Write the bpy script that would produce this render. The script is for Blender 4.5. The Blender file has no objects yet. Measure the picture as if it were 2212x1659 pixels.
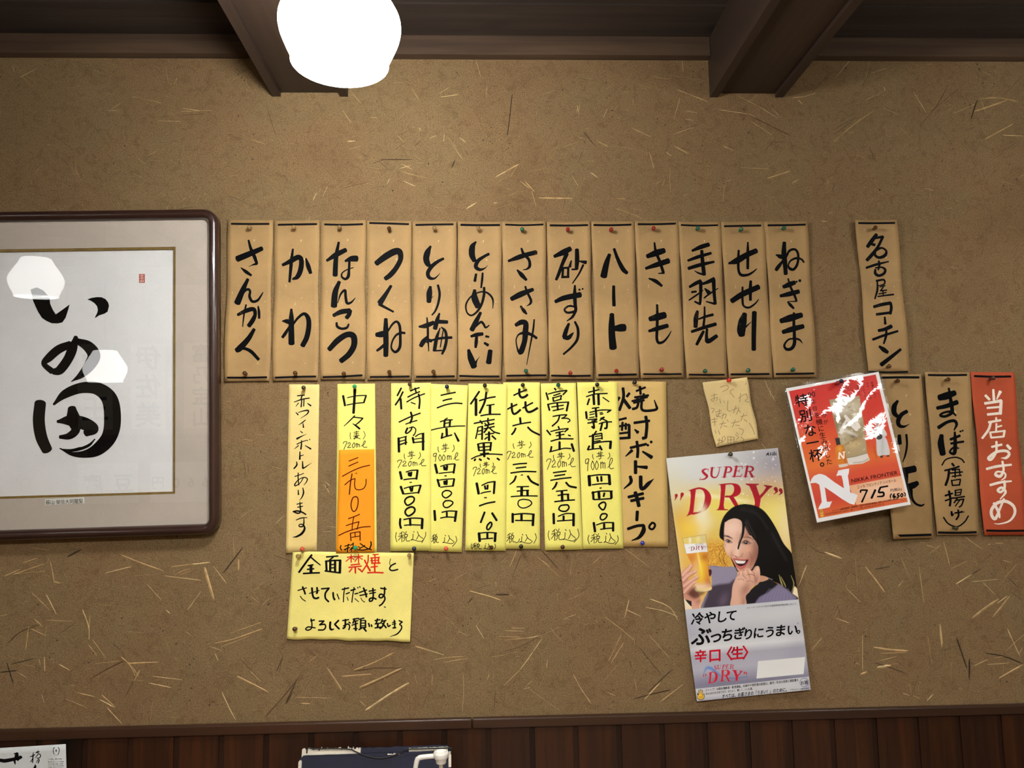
import bpy, math, random
import numpy as np
from mathutils import Vector, Matrix
from mathutils.geometry import tessellate_polygon

# ------------------------------------------------------------------ camera, world, exposure
SC = bpy.context.scene
COL = SC.collection
F, CX, CY, DIST, EYE = 1600.0, 1106.0, 829.5, 1.5, 1.5      # focal length and centre in photo pixels, eye to wall, eye height
nrm = np.array([(1040 - CX) / F, (1000 - CY) / F, 1.0]); nrm /= np.linalg.norm(nrm)
xax = np.array([1.0, -0.0148, 0.0]); xax[2] = -(nrm[0] + xax[1] * nrm[1]) / nrm[2]; xax /= np.linalg.norm(xax)
zax = np.cross(xax, nrm)
ROT = np.array([xax, nrm, zax])                              # camera (right, down, forward) -> world
CAMP = np.array([0.0, -DIST, EYE])
cam = bpy.data.cameras.new('camera'); cam.sensor_fit = 'HORIZONTAL'; cam.sensor_width = 36.0
cam.lens = 36.0 * F / 2212.0; cam.clip_start = 0.02
cam_ob = bpy.data.objects.new('camera', cam); COL.objects.link(cam_ob)
cr, cu, cb = ROT @ np.array([1, 0, 0]), ROT @ np.array([0, -1, 0]), ROT @ np.array([0, 0, -1])
cam_ob.matrix_world = Matrix([[cr[i], cu[i], cb[i], CAMP[i]] for i in range(3)] + [[0, 0, 0, 1]])
SC.camera = cam_ob
SC.view_settings.view_transform = 'Standard'; SC.view_settings.look = 'None'
SC.view_settings.gamma = 1.0; SC.view_settings.exposure = 0.0
try: SC.view_settings.use_curve_mapping = False
except Exception: pass
wld = bpy.data.worlds.new('world'); SC.world = wld; wld.use_nodes = True
wld.node_tree.nodes['Background'].inputs[0].default_value = (1.0, 0.9, 0.78, 1)
wld.node_tree.nodes['Background'].inputs[1].default_value = 0.05
LAMP_LEVEL = 96.0; RIGHT_LEVEL = 28.0                                           # radiance of the opal pendant lamps
LAMP_TINT = (1.0, 0.985, 0.965)
DIM_LEVEL = 6.0                                              # the two lamps further back
PANEL_LEVEL = (72.0, 30.0)                                           # unseen ceiling panels, added as fill light for the wall

def lin(c):
    c = np.asarray(c, float) / 255.0
    return np.where(c <= 0.04045, c / 12.92, ((c + 0.055) / 1.055) ** 2.4)
def rgba(c): return tuple(float(v) for v in lin(c)) + (1.0,)

def P(px, py, off=0.0):
    """photo pixel(s) -> point(s) standing off metres in front of the plaster wall (plane y = 0)"""
    px, py, off = np.broadcast_arrays(np.asarray(px, float), np.asarray(py, float), np.asarray(off, float))
    v = np.stack([(px - CX) / F, (py - CY) / F, np.ones_like(px)], -1) @ ROT.T
    t = (DIST - off) / v[..., 1]
    return CAMP + v * t[..., None]

# ------------------------------------------------------------------ materials
def newmat(name):
    m = bpy.data.materials.new(name); m.use_nodes = True
    nt = m.node_tree; b = nt.nodes['Principled BSDF']
    return m, nt, b
def node(nt, kind, **kw):
    n = nt.nodes.new(kind)
    for k, v in kw.items(): setattr(n, k, v)
    return n
def ramp(nt, fac, stops):
    r = node(nt, 'ShaderNodeValToRGB')
    el = r.color_ramp.elements
    while len(el) < len(stops): el.new(0.5)
    for e, (p, c) in zip(el, stops): e.position = p; e.color = rgba(c) if len(c) == 3 else c
    nt.links.new(fac, r.inputs[0]); return r.outputs[0]
def noise(nt, scale, detail=4.0, rough=0.55, vec=None, dist=0.0):
    n = node(nt, 'ShaderNodeTexNoise'); n.inputs['Scale'].default_value = scale; n.inputs['Detail'].default_value = detail
    n.inputs['Roughness'].default_value = rough; n.inputs['Distortion'].default_value = dist
    if vec is not None: nt.links.new(vec, n.inputs['Vector'])
    return n.outputs['Fac']
def coords(nt, scale=(1, 1, 1)):
    t = node(nt, 'ShaderNodeTexCoord'); mp = node(nt, 'ShaderNodeMapping'); mp.inputs['Scale'].default_value = scale
    nt.links.new(t.outputs['Object'], mp.inputs[0]); return mp.outputs[0]
def mixc(nt, fac, a, b, mode='MIX'):
    m = node(nt, 'ShaderNodeMix', data_type='RGBA', blend_type=mode)
    for sock, v in ((m.inputs[0], fac), (m.inputs[6], a), (m.inputs[7], b)):
        if isinstance(v, (int, float)): sock.default_value = v
        elif isinstance(v, (tuple, list)): sock.default_value = rgba(v) if len(v) == 3 else v
        else: nt.links.new(v, sock)
    return m.outputs[2]
def bump(nt, b, h, strength=0.3, dist=0.002):
    n = node(nt, 'ShaderNodeBump'); n.inputs['Strength'].default_value = strength; n.inputs['Distance'].default_value = dist
    nt.links.new(h, n.inputs['Height']); nt.links.new(n.outputs[0], b.inputs['Normal'])
def plain(name, c, rough=0.6, metal=0.0, spec=0.5, var=0.0, vscale=60.0, coat=0.0):
    m, nt, b = newmat(name)
    b.inputs['Base Color'].default_value = rgba(c); b.inputs['Roughness'].default_value = rough
    b.inputs['Metallic'].default_value = metal; b.inputs['Specular IOR Level'].default_value = spec
    b.inputs['Coat Weight'].default_value = coat
    if var:
        f = noise(nt, vscale, 5.0, 0.6, coords(nt))
        nt.links.new(ramp(nt, f, [(0.3, tuple(np.clip(np.array(c) * (1 - var), 0, 255))), (0.7, tuple(np.clip(np.array(c) * (1 + var), 0, 255)))]), b.inputs['Base Color'])
    return m
def paper(name, c, var=0.06, fleck=None, rough=0.75, spec=0.25):
    m, nt, b = newmat(name)
    co = coords(nt)
    lo = tuple(np.clip(np.array(c) * (1 - var * 1.6), 0, 255)); hi = tuple(np.clip(np.array(c) * (1 + var), 0, 255))
    base = ramp(nt, noise(nt, 9.0, 5.0, 0.6, co), [(0.3, lo), (0.66, hi)])
    if fleck:
        f = ramp(nt, noise(nt, 170.0, 2.0, 0.5, coords(nt, (1.0, 1.0, 0.6))), [(0.70, (0, 0, 0)), (0.78, (255, 255, 255))])
        base = mixc(nt, f, base, fleck)
    g = noise(nt, 900.0, 2.0, 0.5, co)
    base = mixc(nt, 0.12, base, ramp(nt, g, [(0.3, (60, 60, 60)), (0.7, (255, 255, 255))]), 'MULTIPLY')
    nt.links.new(base, b.inputs['Base Color'])
    b.inputs['Roughness'].default_value = rough; b.inputs['Specular IOR Level'].default_value = spec
    bump(nt, b, noise(nt, 30.0, 3.0, 0.5, co), 0.15, 0.004)
    return m
def inkmat(name, c, dry=0.0, drycol=(150, 120, 75), rough=0.6):
    m, nt, b = newmat(name)
    b.inputs['Base Color'].default_value = rgba(c); b.inputs['Roughness'].default_value = rough; b.inputs['Specular IOR Level'].default_value = 0.04
    if dry:
        f = noise(nt, 900.0, 2.0, 0.6, coords(nt)); big = noise(nt, 26.0, 2.0, 0.5, coords(nt))
        mul = node(nt, 'ShaderNodeMath', operation='MULTIPLY'); nt.links.new(f, mul.inputs[0]); nt.links.new(big, mul.inputs[1])
        k = ramp(nt, mul.outputs[0], [(0.44 - 0.06 * dry, (0, 0, 0)), (0.50 - 0.06 * dry, (255, 255, 255))])
        nt.links.new(mixc(nt, k, c, drycol), b.inputs['Base Color'])
    return m
def wood(name, dark, light, axis=0, scale=1.0, rough=0.5, spec=0.4, knots=True):
    m, nt, b = newmat(name)
    s = [38.0 * scale] * 3; s[axis] = 1.6 * scale
    co = coords(nt, tuple(s))
    g = noise(nt, 1.0, 6.0, 0.62, co, 0.6)
    s2 = [9.0 * scale] * 3; s2[axis] = 0.8 * scale
    g2 = noise(nt, 1.0, 3.0, 0.5, coords(nt, tuple(s2)))
    add = node(nt, 'ShaderNodeMath', operation='ADD'); nt.links.new(g, add.inputs[0]); nt.links.new(g2, add.inputs[1])
    half = node(nt, 'ShaderNodeMath', operation='MULTIPLY'); half.inputs[1].default_value = 0.5; nt.links.new(add.outputs[0], half.inputs[0])
    mid = tuple((np.array(dark) + np.array(light)) / 2)
    c = ramp(nt, half.outputs[0], [(0.34, dark), (0.5, mid), (0.64, light)])
    if knots:
        s3 = [7.0] * 3; s3[axis] = 2.6
        k = ramp(nt, noise(nt, 1.0, 1.0, 0.4, coords(nt, tuple(s3))), [(0.70, (255, 255, 255)), (0.78, (70, 60, 55))])
        c = mixc(nt, 1.0, c, k, 'MULTIPLY')
    nt.links.new(c, b.inputs['Base Color'])
    b.inputs['Roughness'].default_value = rough; b.inputs['Specular IOR Level'].default_value = spec
    bump(nt, b, g, 0.25, 0.0015)
    return m
def attrmat(name, rough=0.35, spec=0.5, coat=0.0, wav=0.0, wscale=14.0):
    m, nt, b = newmat(name)
    a = node(nt, 'ShaderNodeAttribute', attribute_name='print'); nt.links.new(a.outputs['Color'], b.inputs['Base Color'])
    b.inputs['Roughness'].default_value = rough; b.inputs['Specular IOR Level'].default_value = spec
    b.inputs['Coat Weight'].default_value = coat; b.inputs['Coat Roughness'].default_value = 0.04
    if wav:
        n = node(nt, 'ShaderNodeBump'); n.inputs['Strength'].default_value = 1.0; n.inputs['Distance'].default_value = wav
        nt.links.new(noise(nt, wscale, 5.0, 0.62, coords(nt), 0.5), n.inputs['Height'])
        nt.links.new(n.outputs[0], b.inputs['Coat Normal' if coat else 'Normal'])
    return m
def emitmat(name, tint, level):
    m, nt, b = newmat(name)
    b.inputs['Base Color'].default_value = (0.8, 0.8, 0.78, 1); b.inputs['Roughness'].default_value = 0.25
    b.inputs['Emission Color'].default_value = tuple(tint) + (1,); b.inputs['Emission Strength'].default_value = level
    return m
def glassmat(name, tint=1.0, rough=0.0):
    m = bpy.data.materials.new(name); m.use_nodes = True; nt = m.node_tree; nt.nodes.clear()
    out = node(nt, 'ShaderNodeOutputMaterial'); mx = node(nt, 'ShaderNodeMixShader'); tr = node(nt, 'ShaderNodeBsdfTransparent')
    gl = node(nt, 'ShaderNodeBsdfGlossy'); gl.inputs['Roughness'].default_value = rough; tr.inputs['Color'].default_value = (tint, tint, tint, 1)
    fr = node(nt, 'ShaderNodeFresnel'); geo = node(nt, 'ShaderNodeNewGeometry'); ior = node(nt, 'ShaderNodeMix', data_type='FLOAT')
    ior.inputs[2].default_value = 1.52; ior.inputs[3].default_value = 1 / 1.52                # thin pane: same reflectance from either side
    nt.links.new(geo.outputs['Backfacing'], ior.inputs[0]); nt.links.new(ior.outputs[0], fr.inputs['IOR'])
    nt.links.new(fr.outputs[0], mx.inputs[0]); nt.links.new(tr.outputs[0], mx.inputs[1]); nt.links.new(gl.outputs[0], mx.inputs[2])
    nt.links.new(mx.outputs[0], out.inputs[0]); return m

# ------------------------------------------------------------------ object helpers
def mesh_ob(name, verts, faces, mat, parent=None, origin=None, smooth=False, mats=None, fmat=None):
    """one mesh object; verts are in world metres, origin is the object's own place (a child shares its parent's)"""
    verts = np.asarray(verts, float)
    if origin is None: origin = np.array(parent['_o']) if parent is not None else verts.mean(0)
    origin = np.asarray(origin, float)
    me = bpy.data.meshes.new(name)
    me.from_pydata((verts - origin).tolist(), [], faces)
    for mm in (mats or [mat]): me.materials.append(mm)
    if fmat is not None: me.polygons.foreach_set('material_index', fmat)
    if smooth: me.polygons.foreach_set('use_smooth', [True] * len(me.polygons))
    me.update()
    o = bpy.data.objects.new(name, me); COL.objects.link(o)
    base = np.zeros(3)
    if parent is not None:
        o.parent = parent; base = np.array(parent['_o'])
    o.location = (origin - base).tolist(); o['_o'] = origin.tolist()
    return o
def thing(name, loc, label, cat, group=None):
    o = bpy.data.objects.new(name, None); COL.objects.link(o); o.empty_display_size = 0.05
    o.location = list(loc); o['_o'] = [float(v) for v in loc]
    return tag(o, label, cat, group)
def tag(o, label, cat, group=None, kind=None):
    o['label'] = label; o['category'] = cat
    if group: o['group'] = group
    if kind: o['kind'] = kind
    return o
def structure(o, label=None):
    o['kind'] = 'structure'
    if label: o['label'] = label
    return o
class MB:
    """collects simple shapes, then becomes ONE mesh"""
    def __init__(self): self.v = []; self.f = []
    def add(self, v, f):
        b = len(self.v); self.v += [list(map(float, p)) for p in v]; self.f += [[i + b for i in q] for q in f]; return self
    def box(self, a, b):
        (x0, y0, z0), (x1, y1, z1) = a, b
        v = [(x, y, z) for x in (x0, x1) for y in (y0, y1) for z in (z0, z1)]
        return self.add(v, [[0, 1, 3, 2], [4, 6, 7, 5], [0, 4, 5, 1], [2, 3, 7, 6], [0, 2, 6, 4], [1, 5, 7, 3]])
    def hexa(self, v8):     # bottom ring 0-3, top ring 4-7
        return self.add(v8, [[0, 3, 2, 1], [4, 5, 6, 7], [0, 1, 5, 4], [1, 2, 6, 5], [2, 3, 7, 6], [3, 0, 4, 7]])
    def lathe(self, prof, org, axis=(0, 0, 1), seg=24, capends=True):
        """prof = [(radius, height)...] spun about axis through org"""
        ax = Vector(axis).normalized(); t = Vector((1, 0, 0)) if abs(ax.x) < 0.9 else Vector((0, 1, 0))
        e1 = ax.cross(t).normalized(); e2 = ax.cross(e1)
        v = []; f = []; n = len(prof)
        for r, h in prof:
            for k in range(seg):
                a = 2 * math.pi * k / seg
                v.append(Vector(org) + ax * h + (e1 * math.cos(a) + e2 * math.sin(a)) * r)
        for i in range(n - 1):
            for k in range(seg):
                k2 = (k + 1) % seg; f.append([i * seg + k, i * seg + k2, (i + 1) * seg + k2, (i + 1) * seg + k])
        if capends: f.append(list(range(seg))[::-1]); f.append([(n - 1) * seg + k for k in range(seg)])
        return self.add(v, f)
    def tube(self, pts, r, seg=10):
        pts = [Vector(p) for p in pts]; n = len(pts); rr = r if isinstance(r, (list, tuple)) else [r] * n
        v = []; f = []; prev = None
        for i, p in enumerate(pts):
            d = (pts[min(i + 1, n - 1)] - pts[max(i - 1, 0)]).normalized()
            ref = prev if prev is not None else (Vector((0, 0, 1)) if abs(d.z) < 0.9 else Vector((1, 0, 0)))
            e1 = (ref - d * ref.dot(d)).normalized(); prev = e1; e2 = d.cross(e1)
            for k in range(seg):
                a = 2 * math.pi * k / seg; v.append(p + (e1 * math.cos(a) + e2 * math.sin(a)) * rr[i])
        for i in range(n - 1):
            for k in range(seg):
                k2 = (k + 1) % seg; f.append([i * seg + k, i * seg + k2, (i + 1) * seg + k2, (i + 1) * seg + k])
        f.append(list(range(seg))[::-1]); f.append([(n - 1) * seg + k for k in range(seg)])
        return self.add(v, f)
    def build(self, name, mat, parent=None, origin=None, smooth=False):
        return mesh_ob(name, self.v, self.f, mat, parent, origin, smooth)

# ------------------------------------------------------------------ handwriting: strokes traced in enlarged views of the photograph
VIEW = dict(A=(480, 470, 4.6083), B=(780, 470, 4.6083), C=(1080, 470, 4.6083), D=(1370, 470, 4.6083), E=(1640, 470, 4.6083),
            F=(610, 820, 6.9125), G=(610, 980, 6.9125), H=(830, 820, 6.9125), I=(830, 980, 6.9125), J=(1080, 820, 6.9125), K=(1080, 980, 6.9125),
            L=(600, 1180, 6.9125), M=(1300, 815, 4.3658), N=(1880, 800, 4.3658), O=(1690, 795, 4.8087), Q=(1430, 960, 2.9625),
            R=(1440, 970, 7.9), S=(1450, 1080, 6.9125), T=(1470, 1300, 7.3733), U=(0, 440, 2.2419), V=(0, 1590, 14.747),
            W=(860, 1180, 3.5677), X=(1720, 1120, 3.7705), Y=(0, 1150, 3.4563), Z=(740, 190, 2.9892), a=(0, 0, 3.6867), b=(1400, 0, 2.7241), p=(0, 0, 1.0), c=(540, 1160, 1.9227))
def vp(view, x, y):
    ox, oy, s = VIEW[view]; return ox + np.asarray(x, float) / s, oy + np.asarray(y, float) / s

def catmull(pts, step):
    """pts rows (x, y, width) -> dense smooth rows"""
    pts = np.asarray(pts, float)
    if len(pts) == 2:
        n = max(2, int(np.hypot(*(pts[1] - pts[0])[:2]) / step) + 1); return np.array([pts[0] + (pts[1] - pts[0]) * k / n for k in range(n + 1)])
    ext = np.vstack([2 * pts[0] - pts[1], pts, 2 * pts[-1] - pts[-2]]); out = []
    ext[0, 2] = pts[0, 2]; ext[-1, 2] = pts[-1, 2]
    for i in range(1, len(ext) - 2):
        p0, p1, p2, p3 = ext[i - 1:i + 3]; n = max(3, int(np.hypot(*(p2 - p1)[:2]) / step) + 1)
        for k in range(n):
            t = k / n
            out.append(0.5 * (2 * p1 + (p2 - p0) * t + (2 * p0 - 5 * p1 + 4 * p2 - p3) * t * t + (3 * p1 - p0 - 3 * p2 + p3) * t ** 3))
    out.append(pts[-1]); out = np.array(out); out[:, 2] = np.maximum(out[:, 2], 0.5); return out

MACRO = {}
def parse(text):
    """'w x,y[,w][!] ...; P x,y ...; @name x0,y0 x1,y1 [w]' -> list of ('s', rows) / ('p', rows)"""
    res = []
    for item in text.replace('\n', ' ').split(';'):
        tk = item.split()
        if not tk: continue
        if tk[0] == 'Q':                                          # rounded outline
            r = np.array([[float(q) for q in t.split(',')] + [1.0] for t in tk[1:]]); res.append(('p', catmull(np.vstack([r, r[:1]]), 18)[:-1, :2])); continue
        if tk[0] == 'P':
            res.append(('p', np.array([[float(q) for q in t.split(',')] for t in tk[1:]]))); continue
        if tk[0][0] == '@':
            (bx, by, bx1, by1), body = MACRO[tk[0][1:]]
            x0, y0 = map(float, tk[1].split(',')); x1, y1 = map(float, tk[2].split(','))
            sx, sy = (x1 - x0) / (bx1 - bx), (y1 - y0) / (by1 - by); sw = float(tk[3]) if len(tk) > 3 else 1.0
            for k, r in parse(body):
                r = r.copy(); r[:, 0] = x0 + (r[:, 0] - bx) * sx; r[:, 1] = y0 + (r[:, 1] - by) * sy
                if k == 's': r[:, 2] *= sw
                res.append((k, r))
            continue
        w = float(tk[0]); cur = []
        for t in tk[1:]:
            corner = t.endswith('!'); q = [float(s) for s in t.rstrip('!').split(',')]
            if len(q) == 2: q.append(w)
            w = q[2]; cur.append(q)
            if corner:
                if len(cur) > 1: res.append(('s', np.array(cur)))
                cur = [q]
        if len(cur) > 1: res.append(('s', np.array(cur)))
    return res

def ribbon(rows, step, v, f, blunt=False):
    d = catmull(rows, step); n = len(d)
    tan = np.gradient(d[:, :2], axis=0); L = np.hypot(tan[:, 0], tan[:, 1]); L[L == 0] = 1; tan /= L[:, None]
    nr = np.stack([-tan[:, 1], tan[:, 0]], 1); hw = d[:, 2:3] / 2
    b = len(v); lft = d[:, :2] + nr * hw; rgt = d[:, :2] - nr * hw
    for i in range(n): v.append(lft[i]); v.append(rgt[i])
    for i in range(n - 1): f.append([b + 2 * i, b + 2 * i + 1, b + 2 * i + 3, b + 2 * i + 2])
    for i, sgn in ((0, -1), (n - 1, 1)):
        c = len(v); k = 6
        for j in range(1, k):
            a = math.pi * j / k
            v.append(d[i, :2] + nr[i] * hw[i] * math.cos(a) + sgn * tan[i] * hw[i] * math.sin(a) * (0.55 if blunt else 1.0))
        f.append([b + 2 * i] + list(range(c, c + k - 1)) + [b + 2 * i + 1])

class Ink:
    """lettering for one surface; strokes collected in photo pixels"""
    def __init__(self): self.v = []; self.f = []
    def write(self, view, text, grow=1.0):
        ox, oy, s = VIEW[view]
        for k, r in parse(text):
            r = r.copy(); r[:, 0] = ox + r[:, 0] / s; r[:, 1] = oy + r[:, 1] / s
            if k == 's':
                r[:, 2] *= grow / s; ribbon(r, 1.6, self.v, self.f, blunt=True)
            else: self.poly(r)
        return self
    def poly(self, pts):
        b = len(self.v); self.v += [np.array(p[:2]) for p in pts]
        for t in tessellate_polygon([[Vector((p[0], p[1], 0)) for p in pts]]): self.f.append([b + i for i in t])
    def glyphs(self, view, text, x0, y0, x1, y1, h=None, shear=0.0, bold=0.0):
        """type: the line's baseline runs from x0,y0 to x1,y1; h is the em height in view pixels"""
        gv, gf, w0, w1 = glyph(text)
        ox, oy, s = VIEW[view]; a = np.array([x0, y0], float); d = np.array([x1, y1], float) - a; L = np.hypot(*d); d /= L
        sx = L / (w1 - w0); sy = h if h else sx; up = np.array([d[1], -d[0]])
        q = a + np.outer((gv[:, 0] - w0) * sx + gv[:, 1] * sy * shear, d) + np.outer(gv[:, 1] * sy, up)
        self.stamp(np.stack([ox + q[:, 0] / s, oy + q[:, 1] / s], 1), gf, bold * sx / s); return self
    def stamp(self, q, gf, r):
        for dx, dy in ([(0, 0)] if r <= 0 else [(r * math.cos(a * math.pi / 4), r * math.sin(a * math.pi / 4)) for a in range(8)]):        # heavier weight
            b = len(self.v); self.v += list(q + np.array([dx, dy])); self.f += [[i + b for i in t] for t in gf]
    def char(self, view, ch, cx, cy, size, ang=0.0, shear=0.0, bold=0.0, wide=1.0):
        gv, gf, w0, w1 = glyph(ch)
        ox, oy, s = VIEW[view]; c, sn = math.cos(ang), math.sin(ang)
        gx = (gv[:, 0] - 0.5) * size * wide + (gv[:, 1] - 0.38) * size * shear; gy = -(gv[:, 1] - 0.38) * size
        q = np.stack([cx + gx * c - gy * sn, cy + gx * sn + gy * c], 1)
        self.stamp(np.stack([ox + q[:, 0] / s, oy + q[:, 1] / s], 1), gf, bold * size / s); return self
    def build(self, name, mat, parent, pos):
        v = np.array(self.v); return mesh_ob(name, pos(v[:, 0], v[:, 1]), self.f, mat, parent)
_gl = {}
def glyph(text, bold=0.0):
    key = (text, bold)
    if key not in _gl:
        c = bpy.data.curves.new('type', 'FONT'); c.body = text; c.size = 1.0; c.offset = bold; c.resolution_u = 4
        o = bpy.data.objects.new('type', c); COL.objects.link(o)
        ev = o.evaluated_get(bpy.context.evaluated_depsgraph_get()); m = ev.to_mesh()
        v = np.array([p.co[:2] for p in m.vertices]); f = [list(p.vertices) for p in m.polygons]
        ev.to_mesh_clear(); bpy.data.objects.remove(o); bpy.data.curves.remove(c)
        _gl[key] = (v, f, v[:, 0].min(), v[:, 0].max())
    return _gl[key]

# ------------------------------------------------------------------ printed pictures: colours laid over a fine grid of the sheet
class Print:
    def __init__(self, px, py, base): self.x = px; self.y = py; self.c = np.zeros(px.shape + (3,)) + lin(base)
    def blend(self, m, col):
        col = lin(col); self.c = self.c * (1 - m[..., None]) + col * m[..., None]
    def xy(self, view):
        ox, oy, s = VIEW[view]; return (self.x - ox) * s, (self.y - oy) * s, s
    def gauss(self, view, cx, cy, rx, ry, col, a=1.0, ang=0.0, within=None):
        X, Y, s = self.xy(view); c, sn = math.cos(ang), math.sin(ang)
        u = ((X - cx) * c + (Y - cy) * sn) / rx; w = (-(X - cx) * sn + (Y - cy) * c) / ry
        m = a * np.exp(-(u * u + w * w))
        if within is not None: m = m * within
        self.blend(m, col)
    def mask(self, view, pts, soft=0.6):
        X, Y, s = self.xy(view); pts = np.asarray(pts, float); soft = soft * s
        m = np.zeros(X.shape); lo = pts.min(0) - 3 * soft; hi = pts.max(0) + 3 * soft
        sel = (X > lo[0]) & (X < hi[0]) & (Y > lo[1]) & (Y < hi[1])
        x, y = X[sel], Y[sel]; ins = np.zeros(x.shape, bool); dd = np.full(x.shape, 1e9)
        for i in range(len(pts)):
            (x0, y0), (x1, y1) = pts[i - 1], pts[i]
            if y0 != y1:
                cr = ((y0 > y) != (y1 > y)) & (x < (x1 - x0) * (y - y0) / (y1 - y0) + x0); ins ^= cr
            L2 = (x1 - x0) ** 2 + (y1 - y0) ** 2 or 1e-9
            t = np.clip(((x - x0) * (x1 - x0) + (y - y0) * (y1 - y0)) / L2, 0, 1)
            dd = np.minimum(dd, (x - x0 - t * (x1 - x0)) ** 2 + (y - y0 - t * (y1 - y0)) ** 2)
        sd = np.sqrt(dd) * np.where(ins, 1, -1); m[sel] = np.clip(sd / (2 * soft) + 0.5, 0, 1); return m
    def poly(self, view, text, col, a=1.0, soft=0.6, smooth=True):
        pts = np.array([[float(q) for q in t.split(',')] for t in text.split()])
        if smooth:
            r = np.column_stack([np.vstack([pts, pts[:1]]), np.ones(len(pts) + 1)]); pts = catmull(r, 14)[:-1, :2]
        m = self.mask(view, pts, soft); self.blend(m * a, col); return m
    def stroke(self, view, text, col, a=1.0, soft=0.5):
        X, Y, s = self.xy(view); tot = np.zeros(X.shape)
        for k, r in parse(text):
            if k == 'p':
                tot = np.maximum(tot, self.mask(view, r, soft)); continue
            d = catmull(r, max(4.0, r[:, 2].max() * 0.2))
            lo = (d[:, :2] - d[:, 2:]).min(0) - 3 * s; hi = (d[:, :2] + d[:, 2:]).max(0) + 3 * s
            sel = (X > lo[0]) & (X < hi[0]) & (Y > lo[1]) & (Y < hi[1]); x, y = X[sel], Y[sel]; best = np.full(x.shape, -1e9)
            for i in range(len(d) - 1):
                (x0, y0, w0), (x1, y1, w1) = d[i], d[i + 1]; L2 = (x1 - x0) ** 2 + (y1 - y0) ** 2 or 1e-9
                t = np.clip(((x - x0) * (x1 - x0) + (y - y0) * (y1 - y0)) / L2, 0, 1)
                best = np.maximum(best, (w0 + (w1 - w0) * t) / 2 - np.hypot(x - x0 - t * (x1 - x0), y - y0 - t * (y1 - y0)))
            tot[sel] = np.maximum(tot[sel], np.clip(best / (2 * soft * s) + 0.5, 0, 1))
        self.blend(tot * a, col); return tot

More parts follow.
